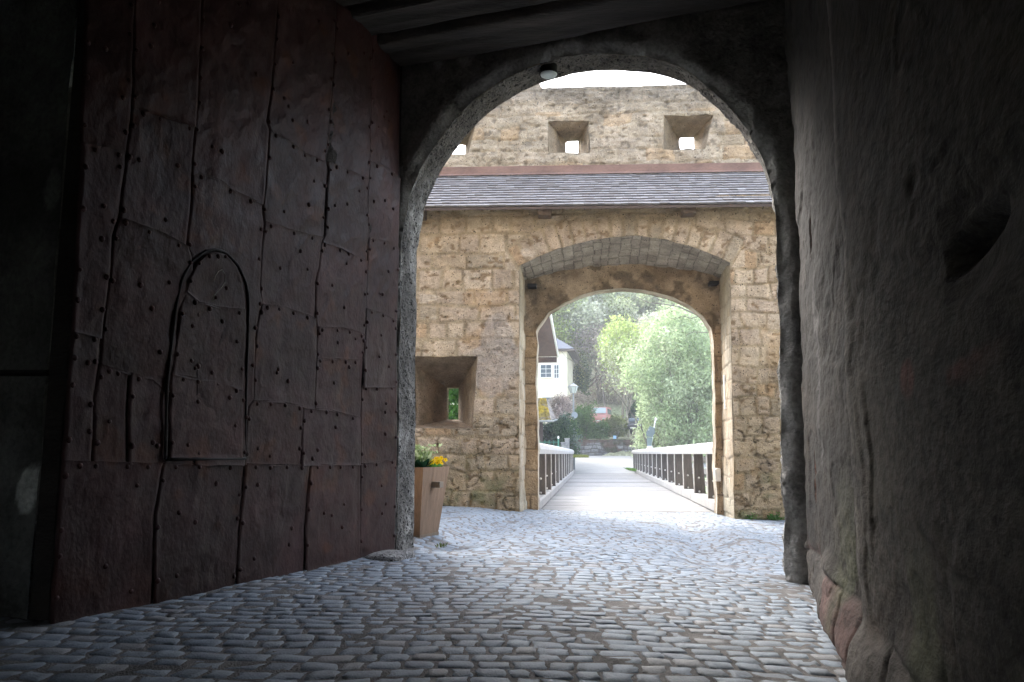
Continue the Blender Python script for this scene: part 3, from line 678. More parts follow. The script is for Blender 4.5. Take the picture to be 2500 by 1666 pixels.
pos = np.stack([W0[0] + S * WD[0], W0[1] + S * WD[1], Z], -1)
M['plaster_wall'] = stone_mat('old_passage_plaster', pore=12, pore_amt=.35, bump=.6, dist=.014, var=.5, fine=26, stretch=(.9, .45, 1))
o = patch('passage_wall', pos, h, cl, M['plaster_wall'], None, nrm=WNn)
tag(o, 'crumbling grey plaster wall with a dark hole and bare stones at its foot', 'wall')

# ------------------------------------------------------------------ far gatehouse across the courtyard
fg = thing('stone_gatehouse', 'tan tuff gatehouse with a deep vaulted niche and lean-to slate roof', 'gatehouse', tuple(fp(1.8, 0, 0)))
NF = [(0.0, -.4), (0.0, 4.41), (.35, 4.56), (.68, 4.69), (1.21, 4.83), (1.62, 4.89), (2.15, 4.92), (2.69, 4.83), (3.22, 4.66), (3.55, 4.52), (3.78, 4.38), (3.73, 2.0), (3.68, -.4)]
NFr, NFt = resample(NF, .02); NFr = NFr + .018 * np.stack([fbm(NFt * 4, NFt * 0, 5, 3), fbm(NFt * 4, NFt * 0 + 4, 6, 3)], -1)
LO = [(-2.1, 1.45), (-.83, 1.45), (-.75, 2.74), (-2.1, 2.75)]; LOr, LOt = resample(LO + LO[:1], .03); LOr = LOr + .012 * np.stack([fbm(LOt * 4, LOt * 0, 7, 2), fbm(LOt * 4, LOt * 0 + 4, 8, 2)], -1)
U, Z, mk, ed = wall_grid(-3.4, 5.6, -.3, 5.62, .021, [NFr, LOr[:-1]])
R3, dj = blocks(U, Z, 400, -4, 6, -.3, 5.6, (.27, .40), (.30, .78), .035)
R3b, djb = blocks(U, Z, 450, -4, 6, -.3, 5.6, (.22, .36), (.25, .55), .075)
rr = sstep(3.3, 3.9, U) + sstep(1.5, 1.0, Z) * sstep(3.0, 2.0, U); rr = np.clip(rr, 0, 1)
R3 = np.where((rr > .5)[..., None], R3b, R3); dj = np.where(rr > .5, djb, dj)
ra = np.hypot(U - 1.89, Z - 1.22); ang = np.arctan2(U - 1.89, Z - 1.22) * 3.85 + .012 * fbm(U * 6, Z * 6, 430, 2)
vk = np.floor(ang / .235); ro = 4.04 + .14 * _h(vk, vk * 0, 77); rg_ = (ra < ro) & (Z > 4.3) & (np.abs(U - 1.89) < 2.15)
fv = ang / .235 - vk; dv_ = np.minimum(np.minimum(fv, 1 - fv) * .235, np.abs(ro - ra))
R3 = np.where(rg_[..., None], np.stack([_h(vk, vk * 0 + j, 81 + j) for j in range(3)], -1), R3); dj = np.where(rg_, dv_, np.minimum(dj, np.where((Z > 4.2) & (np.abs(U - 1.89) < 2.15), np.abs(ra - ro), 9)))
n_a = fbm(U * 3, Z * 3, 401, 4); n_b = fbm(U * 1.0, Z * 1.0, 402, 3); n_c = fbm(U * 12, Z * 12, 403, 3)
fill = sstep(-.35, .25, fbm(U * 1.6, Z * 1.6, 404, 3))                         # where mortar is flush
jw = .016 + .02 * fill * (rr < .5) + .012 * fbm(U * 5, Z * 5, 405, 2)
st = sstep(jw * .5, jw + .016, dj)
h = st * (.016 + .016 * (R3[..., 0] - .5) * (1 + rr)) * (1 - .5 * fill) + .014 * n_a * (1 + rr) + .008 * n_c - .012 * (1 - fill) * (1 - st) + .03 * n_b
pits = sstep(.33, .5, fbm(U * 9 + 3, Z * 13, 406, 2)) * st; h = h - .02 * pits
t1 = R3[..., 1:2]; t2 = R3[..., 2:3]
cl = mix((.46, .362, .255), (.56, .46, .345), t1); cl = mix(cl, (.47, .375, .285), (t2 > .62) * .8); cl = mix(cl, (.44, .285, .155), (t2 < .10) * .6)
cl = mix(cl, (.33, .28, .21), ((t2 > .3) & (t2 < .40)) * .7)
cl = mix(cl, cl * .78, (sstep(.0, .5, n_a) * .5)[..., None])
mort = mix((.40, .32, .215), (.30, .235, .155), sstep(-.3, .3, fbm(U * 4, Z * 4, 407, 3))[..., None]); cl = mix(mort, cl, st[..., None])
cl = mix(cl, (.22, .15, .085), (pits * .8)[..., None])
org = sstep(.36, .55, fbm(U * 1.3 + 7, Z * 1.3, 408, 4)); cl = mix(cl, (.47, .30, .15), (org * .35)[..., None])
gp1 = sstep(1.2, .75, np.hypot((U + .38) / .36, (Z - 2.95) / .85) + 1.3 * fbm(U * 2.2, Z * 2.2, 409, 4)); cl = mix(cl, (.42, .38, .355), (gp1 * .55)[..., None]); h = h + .012 * gp1
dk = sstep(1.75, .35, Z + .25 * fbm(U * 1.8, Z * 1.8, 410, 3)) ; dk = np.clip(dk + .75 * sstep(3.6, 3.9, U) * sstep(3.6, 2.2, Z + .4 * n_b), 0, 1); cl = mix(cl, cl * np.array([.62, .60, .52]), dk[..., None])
ms = sstep(-.05, .4, fbm(U * 3.3, Z * 3.3, 411, 4)) * sstep(1.15, .2, Z + .2 * n_b); cl = mix(cl, (.105, .115, .05), (ms * .65)[..., None])
ms2 = sstep(.12, -.06, Z + .3 * n_a) * sstep(3.6, 3.9, U) ; cl = mix(cl, (.07, .11, .035), (ms2 * .7)[..., None])
eav = sstep(5.02, 5.22, Z + .05 * n_b); cl = mix(cl, (.30, .235, .155), (eav * .6)[..., None])
cr = np.exp(-(np.abs(fbm(U * 1.1 + 2, Z * 1.5, 412, 4)) / .012) ** 2) * sstep(2.6, 1.0, Z); h = h - .03 * cr; cl = mix(cl, cl * .35, cr[..., None])
ws = sstep(.60, .7, fbm(U * 2.6 + 11, Z * 2.6, 413, 3)) * sstep(2.6, 3.4, Z) * sstep(.6, 0, U); cl = mix(cl, (.55, .47, .38), ws[..., None])
bul = sstep(3.6, 4.1, U) * .05 * fbm(U * 2, Z * 1.3, 414, 2)
h = (h + bul) * sstep(-.02, .05, ed)
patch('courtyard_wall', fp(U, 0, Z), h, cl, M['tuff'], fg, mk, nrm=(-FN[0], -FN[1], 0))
# loophole funnel
def ring(rect_f, rect_b, w0, w1, name, mat, parent, c0, c1, seed, n=26, m=26, frame=fp, amp=.02):
    P = []
    for k in range(4):
        a, b2 = np.array(rect_f[k]), np.array(rect_f[(k + 1) % 4]); c2, d2 = np.array(rect_b[k]), np.array(rect_b[(k + 1) % 4])
        t = np.linspace(0, 1, n)[:, None]; P.append((a + (b2 - a) * t, c2 + (d2 - c2) * t))
    mbv = []; mbf = []; mbc = []; n0 = 0
    for (fr_, bk_) in P:
        q = np.linspace(0, 1, m); UZ = fr_[:, None, :] * (1 - q)[None, :, None] + bk_[:, None, :] * q[None, :, None]
        w = w0 + (w1 - w0) * q[None, :] + 0 * UZ[..., 0]
        ps = frame(UZ[..., 0], w, UZ[..., 1]); nz = amp * fbm(UZ[..., 0] * 4 + UZ[..., 1] * 3, w * 4 + UZ[..., 1], seed, 3)
        du = np.gradient(ps, axis=0); dv = np.gradient(ps, axis=1); Nn = np.cross(du, dv); Nn /= np.linalg.norm(Nn, axis=2)[..., None] + 1e-9
        ps = ps + Nn * (nz * np.sin(np.pi * q) ** .5)[..., None]
        idx = np.arange(n * m).reshape(n, m) + n0; n0 += n * m
        mbv.append(ps.reshape(-1, 3)); mbf.append(np.stack([idx[:-1, :-1], idx[1:, :-1], idx[1:, 1:], idx[:-1, 1:]], -1).reshape(-1, 4))
        tt = sstep(-.4, .4, fbm(UZ[..., 0] * 5 + w * 3, UZ[..., 1] * 5, seed + 1, 3)); mbc.append(mix(c0, c1, tt[..., None]).reshape(-1, 3))
    return obj(name, np.concatenate(mbv), np.concatenate(mbf), mat, parent, np.concatenate(mbc), True)
ring(LO, [(-1.53, 1.66), (-1.30, 1.66), (-1.30, 2.28), (-1.53, 2.28)], .0, 1.25, 'loophole', M['tuff'], fg, (.19, .14, .09), (.27, .20, .135), 500)  # funnel coloured darker than the wall, recess shade painted in
# niche: vault and cheeks
ND = 1.1
NB = [(.0, 4.36), (.35, 4.45), (.67, 4.53), (1.3, 4.62), (1.97, 4.66), (2.44, 4.62), (3.24, 4.51), (3.78, 4.36)]
fa = np.array(NF[1:11]); na_ = 240; ts = np.linspace(0, 1, na_)
def reso(P, n):
    P = np.asarray(P, float); d = np.r_[0, np.cumsum(np.hypot(*np.diff(P, axis=0).T))]; t = np.linspace(0, d[-1], n)
    return np.stack([np.interp(t, d, P[:, 0]), np.interp(t, d, P[:, 1])], -1)
Fr = reso(fa, na_); Bk = reso(NB, na_); q = np.linspace(0, 1, 72)
UZ = Fr[:, None, :] * (1 - q)[None, :, None] + Bk[:, None, :] * q[None, :, None]; Wd = np.broadcast_to(q * ND, UZ.shape[:2])
AL = np.broadcast_to((ts * 4.1)[:, None], UZ.shape[:2])
R3, dj = blocks(Wd, AL, 510, -1, 2, 0, 4.2, (.15, .25), (.16, .34), .03, 4)
st = sstep(.002, .012, dj); hv = st * (.014 + .03 * (R3[..., 0] - .5)) + .015 * fbm(AL * 6, Wd * 6, 511, 4) - .01
cl = mix((.31, .27, .225), (.41, .365, .305), R3[..., 1:2]); cl = mix(cl * .42, cl, st[..., None])
patch('niche_vault', fp(UZ[..., 0], Wd, UZ[..., 1]), hv * sstep(0, .06, Wd + .015), cl, M['tuff_grey'], fg, nrm=(0, 0, -1))
for sgn, ufun in ((1, lambda z: np.interp(z, [-.4, 4.41], [0, 0])), (-1, lambda z: np.interp(z, [-.4, 2.0, 4.38], [3.68, 3.73, 3.78]))):
    wv = np.linspace(0, ND, 40); zv = np.linspace(-.4, 4.42, 210); Wg, Zg = np.meshgrid(wv, zv, indexing='ij')
    st = fbm(Wg * 4, Zg * 1.5, 520, 3); hv = .022 * fbm(Wg * 3, Zg * 2.0, 521 + sgn, 4) + .01 * fbm(Wg * 14, Zg * 5, 522, 3)
    R3, dj = blocks(Wg, Zg, 525 + sgn, -1, 2, -.4, 4.5, (.25, .4), (.35, .8), .05); cl = mix(mix((.36, .28, .19), (.46, .38, .28), R3[..., 1:2]), (.55, .5, .41), (sstep(-.25, .35, st) * (.75 if sgn > 0 else .45))[..., None]); cl = mix(cl * .7, cl, sstep(.0, .02, dj)[..., None]); hv = hv + .02 * (R3[..., 0] - .5) + .012 * sstep(0, .025, dj); cl = mix(cl, (.33, .27, .19), (sstep(3.0, 3.9, Zg + .3 * st) * .75)[..., None]); cl = mix(cl, (.36, .34, .27), (sstep(.7, .1, Zg) * .6)[..., None])
    patch('niche_reveal', fp(ufun(Zg), Wg, Zg), hv * (.3 + sstep(0, .08, Wg)), cl, M['reveal'], fg, nrm=(sgn * FE[0], sgn * FE[1], 0))
# portal wall at the back of the niche
PO = [(.24, -.5), (.25, 1.2), (.22, 2.4), (.26, 3.15), (.23, 3.36), (.28, 3.46), (.47, 3.71), (.77, 3.92), (1.1, 4.06), (1.46, 4.15), (1.85, 4.18), (2.32, 4.15), (2.87, 3.99), (3.24, 3.77), (3.45, 3.58), (3.56, 3.38), (3.60, 3.1), (3.59, 1.83), (3.56, .8), (3.56, -.5)]
POr, POt = resample(PO, .02); POr = POr + .02 * np.stack([fbm(POt * 2.2, POt * 0, 15, 4), fbm(POt * 3, POt * 0 + 4, 16, 3)], -1)
U, Z, mk, ed = wall_grid(-.05, 3.85, -.4, 5.0, .021, [POr])
n_a = fbm(U * 2.2, Z * 2.2, 531, 4); R3, dj = blocks(U, Z, 532, -1, 5, -.4, 5, (.35, .55), (.4, .9), .05)
cl = mix((.23, .17, .11), (.40, .31, .21), sstep(-.3, .3, n_a)[..., None]); cl = mix(cl, (.10, .075, .05), (sstep(.0, .35, fbm(U * 5, Z * 5, 533, 4)) * .75)[..., None])
ends = np.clip(sstep(.2, .05, U) + sstep(3.5, 3.7, U), 0, 1); cl = mix(cl, mix((.36, .24, .13), (.42, .30, .18), R3[..., 1:2]), (sstep(3.5, 3.2, Z) * .8)[..., None])
jt = sstep(.02, .006, dj) * sstep(3.6, 3.3, Z); cl = mix(cl, (.16, .115, .07), (jt * .8)[..., None])
patch('portal_wall', fp(U, ND, Z), (.03 * n_a + .012 * fbm(U * 9, Z * 9, 534, 3) - .02 * jt) * sstep(0, .05, ed), cl, M['tuff'], fg, mk, nrm=(-FN[0], -FN[1], 0))
PT = .36; hq = np.linspace(0, PT, 18); A1 = np.repeat(POr[:, 0][:, None], 18, 1); A2 = np.repeat(POr[:, 1][:, None], 18, 1); A3 = np.broadcast_to(hq, A1.shape); A4 = np.repeat(POt[:, None], 18, 1)
patch('portal_reveal', fp(A1, ND + A3, A2), .02 * fbm(A4 * 3, A3 * 5, 541, 4), mix((.34, .285, .215), (.50, .44, .36), sstep(-.3, .3, fbm(A4 * 3, A3 * 3, 542, 3))[..., None]), M['reveal'], fg)
U, Z, mk, ed = wall_grid(-9, 12, -6, 8.6, .12, [POr[::4], [(-1.53, 1.66), (-1.30, 1.66), (-1.30, 2.28), (-1.53, 2.28)], [(.78, 7.41), (1.06, 7.41), (1.06, 7.68), (.78, 7.68)], [(3.21, 7.42), (3.55, 7.42), (3.55, 7.69), (3.21, 7.69)], [(-1.75, 7.42), (-1.36, 7.42), (-1.36, 7.66), (-1.75, 7.66)]])
OUT = 2.35
mk2 = mk & ~((Z[:-1, :-1] < 5.4) & (U[:-1, :-1] > -.2) & (U[:-1, :-1] < 3.9))
lowm = (Z[:-1, :-1] < 6.4)
patch('outer_wall', fp(U, np.where(Z < 6.4, ND + PT, OUT), Z), .02 * fbm(U * 2, Z * 2, 8, 4), (.36, .29, .2), M['tuff'], fg, mk & (lowm | (Z[:-1, :-1] > 6.5)), nrm=(FN[0], FN[1], 0))
# upper wall with three loopholes
ho = [[(.47, 7.12), (1.29, 7.10), (1.31, 7.79), (.45, 7.80)], [(2.79, 7.13), (3.63, 7.12), (3.84, 7.84), (2.82, 7.86)], [(-1.95, 7.15), (-1.2, 7.14), (-1.05, 7.78), (-2.0, 7.8)]]
hi = [[(.80, 7.38), (1.08, 7.36), (1.09, 7.70), (.79, 7.69)], [(3.21, 7.40), (3.52, 7.41), (3.52, 7.70), (3.19, 7.71)], [(-1.72, 7.38), (-1.40, 7.38), (-1.38, 7.68), (-1.72, 7.68)]]
hor = []
for k_, hh_ in enumerate(ho):
    q_, t_ = resample(hh_ + hh_[:1], .03); q_ = q_ + .02 * np.stack([fbm(t_ * 4, t_ * 0 + k_, 17, 2), fbm(t_ * 4, t_ * 0 + 4 + k_, 18, 2)], -1); hor.append(q_[:-1])
U, Z, mk, ed = wall_grid(-3.2, 6.0, 6.3, 8.75, .023, hor)
topz = 8.52 + .03 * fbm(U * 1.5, U * 0, 551, 3) + .012 * fbm(U * 8, U * 0, 552, 2) + np.where(U < .30, .10, 0)
Z = np.minimum(Z, topz)
n_a = fbm(U * 3.2, Z * 4.2, 553, 4); n_b = fbm(U * 1.1, Z * 1.6, 554, 3); n_c = fbm(U * 10, Z * 14, 555, 3)
R3, dj = blocks(U, Z, 556, -4, 7, 6.3, 8.7, (.22, .34), (.3, .6), .06)
st = sstep(.006, .03, dj + .012 * n_a)
lay = fbm(U * 1.0, Z * 9, 557, 3)
h = .03 * n_a + .014 * n_c + st * .02 + .02 * lay
cl = mix((.35, .29, .21), (.46, .39, .30), sstep(-.35, .35, n_a)[..., None]); cl = mix(cl, (.46, .33, .20), (((R3[..., 2] < .2) & (Z < 8.0)) * .55)[..., None])
cl = mix(cl, (.45, .385, .29), ((R3[..., 2] > .6) * .5)[..., None])
cl = mix(cl, (.24, .215, .18), (sstep(7.85, 8.45, Z + .3 * n_b) * .75)[..., None]); cl = mix(cl, cl * .6, (sstep(.1, .5, fbm(U * 2, Z * 2, 558, 4)) * .6)[..., None])
pits = sstep(.3, .5, fbm(U * 9 + 3, Z * 14, 559, 2)); cl = mix(cl, cl * .5, (pits * .7)[..., None]); h = h - .02 * pits
UW = 1.55
patch('upper_wall', fp(U, UW, Z), h * sstep(-.02, .06, ed), cl, M['tuff'], fg, mk, nrm=(-FN[0], -FN[1], 0))
U2, W2 = np.meshgrid(np.linspace(-3.2, 6, 180), np.linspace(UW - .02, OUT, 12), indexing='ij')
tz = 8.52 + .03 * fbm(U2 * 1.5, U2 * 0, 551, 3) + .012 * fbm(U2 * 8, U2 * 0, 552, 2) + np.where(U2 < .30, .10, 0)
patch('wall_top', fp(U2, W2, tz - .005), .02 * fbm(U2 * 4, W2 * 4, 560, 3), (.27, .255, .235), M['tuff'], fg, nrm=(0, 0, 1))
for a_, b_ in zip(ho, hi): ring(a_, b_, UW, OUT, 'embrasure', M['tuff'], fg, (.27, .215, .15), (.38, .31, .225), 570, 16, 18, amp=.045)
# slate roof of the lean-to
EV = (-.36, 5.38); RD = (1.46, 6.60)
def roofline(u): return -.010 * (u - 1.4)
rf = MB(); r = rs(61); nrow = 13
dw = (RD[0] - EV[0]); dz_ = RD[1] - EV[1]; sl = math.hypot(dw, dz_); dirw, dirz = dw / sl, dz_ / sl
for k in range(nrow):
    t0 = k / nrow * sl; t1 = t0 + sl / nrow * 1.55
    u = -3.4 + r.uniform(0, .15)
    while u < 6.0:
        wdt = r.uniform(.11, .2); j = r.normal(0, .004); lift = .014 + abs(r.normal(0, .004)); dt = r.normal(0, .006)
        tone = mix((.235, .232, .24), (.35, .345, .355), r.uniform()); tone = mix(tone, (.17, .15, .14), r.uniform(0, .5))
        P = []
        for (uu, tt_, o_) in ((u + .002, t0 + dt, .022 + lift), (u + wdt - .002, t0 + dt + r.normal(0, .003), .022 + lift), (u + wdt - .002, min(t1, sl), .004), (u + .002, min(t1, sl), .004)):
            w = EV[0] + dirw * tt_ - dirz * o_ * 1; z = EV[1] + dirz * tt_ + dirw * o_ + roofline(uu)
            P.append((uu, w, z))
        for (uu, tt_) in ((u + .002, t0 + dt), (u + wdt - .002, t0 + dt)):
            P.append((uu, EV[0] + dirw * tt_ - dirz * .008, EV[1] + dirz * tt_ + dirw * .008 + roofline(uu)))
        P = np.array(P); Wp = fp(P[:, 0], P[:, 1], P[:, 2]); rf.add(Wp[:4], [(0, 1, 2, 3)], tone)
        rf.add(Wp[[4, 5, 1, 0, 3, 2]], [(0, 1, 2, 3), (0, 3, 4), (1, 5, 2)], np.array(tone) * .55); u += wdt
roof = rf.build('slate_roof', M['slate'], fg)
b = MB(); V_ = []
for u in (-3.4, 6.0):
    for w, z in ((EV[0] - .01, EV[1] - .012), (RD[0], RD[1] - .012), (RD[0], RD[1] - .10), (EV[0] - .01, EV[1] - .055)): V_.append(fp(u, w, z + roofline(u)))
b.add(np.array(V_).reshape(-1, 3), [(0, 4, 5, 1), (3, 2, 6, 7), (0, 3, 7, 4), (1, 5, 6, 2), (0, 1, 2, 3), (4, 7, 6, 5)], (.085, .062, .052)); b.build('roof_boarding', M['brownboard'], fg)
b = MB(); V_ = []
for u in (-3.4, 6.0):
    for w, z in ((RD[0] - .02, RD[1] + .02), (UW - .09, RD[1] + .06), (UW - .09, RD[1] + .21), (UW + .02, RD[1] + .22), (UW + .02, RD[1] + .0)): V_.append(fp(u, w, z + roofline(u)))
b.add(np.array(V_).reshape(-1, 3), [(0, 5, 6, 1), (1, 6, 7, 2), (2, 7, 8, 3), (3, 8, 9, 4)], (1, 1, 1)); b.build('copper_flashing', M['copper'], fg)
fax = np.array([[FE[0], FE[1], 0], [FN[0], FN[1], 0], [0, 0, 1]])
for u in (.48, 3.05, -1.83, 5.4):
    b = MB(); b.box(fp(u, -.11, 5.33 + roofline(u)), .24, .36, .17, fax, (.11, .075, .052), .012); b.build('rafter_end', M['wood'], fg)
for u in (.16, 3.62):
    b = MB(); b.box(fp(u, ND - .10, 4.22), .18, .22, .07, fax, (1, 1, 1), .01); b.build('hinge_bracket', M['iron_dark'], fg)
# things on the niche cheek
p = fp(3.71, .62, 2.12); b = MB(); b.box(p, .04, .06, .62, fax, (.8, .8, .78), .006); tag(b.build('white_strip', M['sign']), 'narrow white strip fixed high on the right side of the niche', 'panel')
p = fp(3.585, 1.02, .62); b = MB(); b.box(p, .09, .1, .24, fax, (.72, .68, .62), .012); b.box(p + [-.05 * FE[0], 0, 0], .012, .07, .2, fax, (.6, .57, .52), .004); tag(b.build('junction_box', M['sign']), 'small pale switch box low beside the portal opening', 'box')

# ------------------------------------------------------------------ foliage
def leaves(cent, spread, n, size, cols, seed, flat=.0, dark=.0, stretch=1.0):
    """n small leaf faces scattered round the given clump centres"""
    r = rs(seed); cent = np.asarray(cent, float); spread = np.broadcast_to(np.asarray(spread, float), (len(cent), 3)) if np.ndim(spread) < 2 else np.asarray(spread)
    k = r.randint(0, len(cent), n); off = r.normal(0, 1, (n, 3)); ln = np.linalg.norm(off, axis=1)[:, None]; off = off / ln * np.minimum(ln, 2.0)
    P = cent[k] + off * spread[k]
    a = r.normal(0, 1, (n, 3)); a[:, 2] *= (1 - flat); a /= np.linalg.norm(a, axis=1)[:, None]
    b_ = r.normal(0, 1, (n, 3)); b_ = np.cross(a, b_); b_ /= np.linalg.norm(b_, axis=1)[:, None] + 1e-9
    s = size * r.uniform(.55, 1.35, n)[:, None]
    V = np.stack([P - a * s * stretch, P + b_ * s * .55, P + a * s * stretch, P - b_ * s * .55], 1).reshape(-1, 3)
    F = np.arange(4 * n).reshape(n, 4)
    cl = np.asarray(cols, float); ci = r.randint(0, len(cl), len(cent)); c = cl[ci[k]] * r.uniform(.7, 1.3, (n, 1))
    c = np.repeat(c, 4, 0); return V, F, c
def limb(mb, p0, d, L, r0, r, depth, tips, col, up=.25, spread=.55, nseg=5, nch=(2, 4), rmin=.012):
    pts = [np.array(p0, float)]; d = np.array(d, float); d /= np.linalg.norm(d)
    for i in range(nseg):
        d = d + r.normal(0, .16, 3) + np.array([0, 0, up * .25]); d /= np.linalg.norm(d); pts.append(pts[-1] + d * L / nseg)
    rad = np.linspace(r0, max(r0 * .55, rmin), nseg + 1); mb.tube(pts, rad, 5 if depth < 2 else 4, col)
    if depth <= 0: tips.append(pts[-1]); tips.append(pts[-2]); return
    for c in range(r.randint(*nch)):
        i = r.randint(max(1, nseg - 3), nseg + 1); e = r.normal(0, 1, 3); e -= d * (e @ d); e /= np.linalg.norm(e) + 1e-9
        nd = d + e * r.uniform(spread * .6, spread * 1.4); limb(mb, pts[i], nd, L * r.uniform(.55, .8), max(rad[i] * .65, rmin), r, depth - 1, tips, col, up, spread, nseg, nch, rmin)
def tree_meshes(seed, H_, nstem=1, lean=.1, depth=3, trunk_r=.16, spread=.6, col=(.16, .13, .10), L0=.42):
    r = rs(seed); mb = MB(); tips = []
    for k in range(nstem):
        d = np.array([r.normal(0, lean), r.normal(0, lean), 1.0]); limb(mb, np.array([r.normal(0, .15) * (nstem > 1), r.normal(0, .15) * (nstem > 1), -.2]), d, H_ * L0, trunk_r, r, depth, tips, col, .3, spread)
    return mb, np.array(tips)
def make_tree(name, label, cat, loc, seed, H_, cols, nleaf, lsize, group=None, nstem=1, spread=.6, cs=.5, fillc=None, bark=(.16, .13, .10), depth=3, trunk_r=.16, lean=.1, L0=.42, rot=0, stretch=1.0):
    t = thing(name, label, cat, tuple(loc), group)
    mb, tips = tree_meshes(seed, H_, nstem, lean, depth, trunk_r, spread, bark, L0)
    k = H_ / max(tips[:, 2].max(), .1)
    mb.v = [v * k for v in mb.v]; tips = tips * k
    mb.build('trunk', M['bark'], t, True, local=True)
    cent = tips if fillc is None else np.concatenate([tips, fillc])
    if nleaf:
        V, F, c = leaves(cent, (cs, cs, cs * .8), nleaf, lsize, cols, seed + 9, stretch=stretch); obj('crown', V, F, M['leaf'], t, c, False, local=True)
    t.rotation_euler[2] = rot
    return t
def make_shrub(name, label, cat, loc, dims, cols, nleaf, lsize, seed, group=None, twig=(.13, .10, .08), ntw=26, dense=1.0, mat='leaf', box=False, stretch=1.0):
    t = thing(name, label, cat, tuple(loc), group); r = rs(seed); dims = np.asarray(dims, float)
    nc = 46; a = r.normal(0, 1, (nc, 3)); a /= np.linalg.norm(a, axis=1)[:, None]; rad = r.uniform(.25, .92, (nc, 1)) ** .5
    c = a * rad
    if box: c = r.uniform(-.95, .95, (nc * 3, 3))
    c = c * dims / 2 * (1 + .14 * r.normal(0, 1, (len(c), 1))); c[:, 2] += dims[2] / 2; c[:, 2] = np.maximum(c[:, 2], .08)
    mb = MB()
    for k in range(ntw):
        e = c[r.randint(len(c))] * r.uniform(.9, 1.12); m_ = e * np.array([.4, .4, .55]) + r.normal(0, .05, 3); mb.tube([np.array([e[0] * .15, e[1] * .15, -.1]), m_, e], [.03, .02, .008], 4, twig)
    mb.build('stems', M['bark'], t, local=True)
    V, F, cc = leaves(c, dims * .11 * dense, nleaf, lsize, cols, seed + 4, stretch=stretch); V[:, 2] = np.maximum(V[:, 2], .01)
    obj('foliage', V, F, M[mat], t, cc, False, local=True)
    return t

# ------------------------------------------------------------------ land beyond the gate
KS = [-60, 14, 15.6, 16.2, 20, 38, 43, 45.6, 46.4, 63.6, 64.3, 64.6, 70, 78, 90, 130, 200, 420, 900]
KZ = [-.5, -.5, -.55, -3.0, -5.5, -5.0, -2.2, -.35, -.18, .76, .80, 1.95, 2.5, 3.7, 8.0, 23, 40, 60, 70]
def terr(x, y):
    l = x * BR[0] + y * BR[1]; s = x * BD[0] + y * BD[1]
    z = np.interp(s, KS, KZ)
    side = sstep(9, 22, l) * sstep(70, 110, s); z = z - side * .45 * np.maximum(z - 3, 0)
    rise = sstep(5, 16, np.abs(l - .6)) * sstep(17, 24, s) * sstep(46, 38, s); z = z + rise * 2.6
    return z + .25 * fbm(x * .12, y * .12, 601, 3) * sstep(66, 80, s) + .3 * fbm(x * .3, y * .3, 602, 3) * (sstep(17, 20, s) * sstep(44, 40, s))
ax1 = np.r_[np.linspace(-700, -60, 20), np.linspace(-55, 55, 111), np.linspace(60, 700, 20)]; ay1 = np.r_[-60, -30, -10, 14, np.linspace(15, 140, 190), np.linspace(145, 860, 50)]
X, Y = np.meshgrid(ax1, ay1, indexing='ij'); Zt = terr(X, Y)
gcol = mix((.36, .36, .26), (.32, .38, .21), sstep(-.3, .3, fbm(X * .2, Y * .2, 603, 4))[..., None])
tag(patch('terrain', np.stack([X, Y, Zt], -1), 0 * Zt, gcol, M['earth']), 'leafy slope and moat banks beyond the gatehouse', 'hillside', kind='structure')
l, s = np.meshgrid(np.linspace(-26, 32, 80), np.linspace(46, 64.25, 40), indexing='ij'); wp = bp_(l, s, 0)
zr = np.interp(s, [46, 63.6, 64.3], [-.10, .84, .88]); wp[..., 2] = zr
tag(patch('road', wp, .02 * fbm(l * .7, s * .7, 611, 3), (1, 1, 1), M['road']), 'pale road climbing gently from the bridge to the stone wall', 'road', kind='structure')

# ------------------------------------------------------------------ bridge
br = thing('footbridge', 'bleached timber bridge deck leading out from the portal', 'bridge', tuple(bp_(.6, 16, -.2)))
r = rs(71); b = MB(); bax = np.array([[BR[0], BR[1], 0], [BD[0], BD[1], 0], [0, 0, 1]])
s = 15.62; k = 0
while s < 46.1:
    wdt = r.uniform(.20, .25) if k else .26; z = np.interp(s, [15.6, 46], [-.15, -.085]) + r.normal(0, .003)
    b.box(bp_(.62, s + wdt / 2, z - .04), 4.0, wdt - .012, .08, bax, mix((.18, .179, .178), (.31, .308, .305), r.uniform()), .006); s += wdt; k += 1
b.build('deck', M['deckwood'], br)
for lc_, s1_ in ((-1.22, 44.5), (2.47, 50.5)):
    b = MB(); s = 15.75
    while s < s1_:
        e = min(s + 4.6, s1_); b.box(bp_(lc_, (s + e) / 2, -.03 + .04 * (s - 15) / 31), .26, e - s - .01, .22, bax, (.32, .315, .31), .03); s = e
    b.build('kerb_beam', M['deckwood'], br)
b = MB(); b.box(bp_(.6, 30, -.45), 2.6, 30, .45, bax, (.2, .17, .14)); b.build('bearer', M['wood'], br)
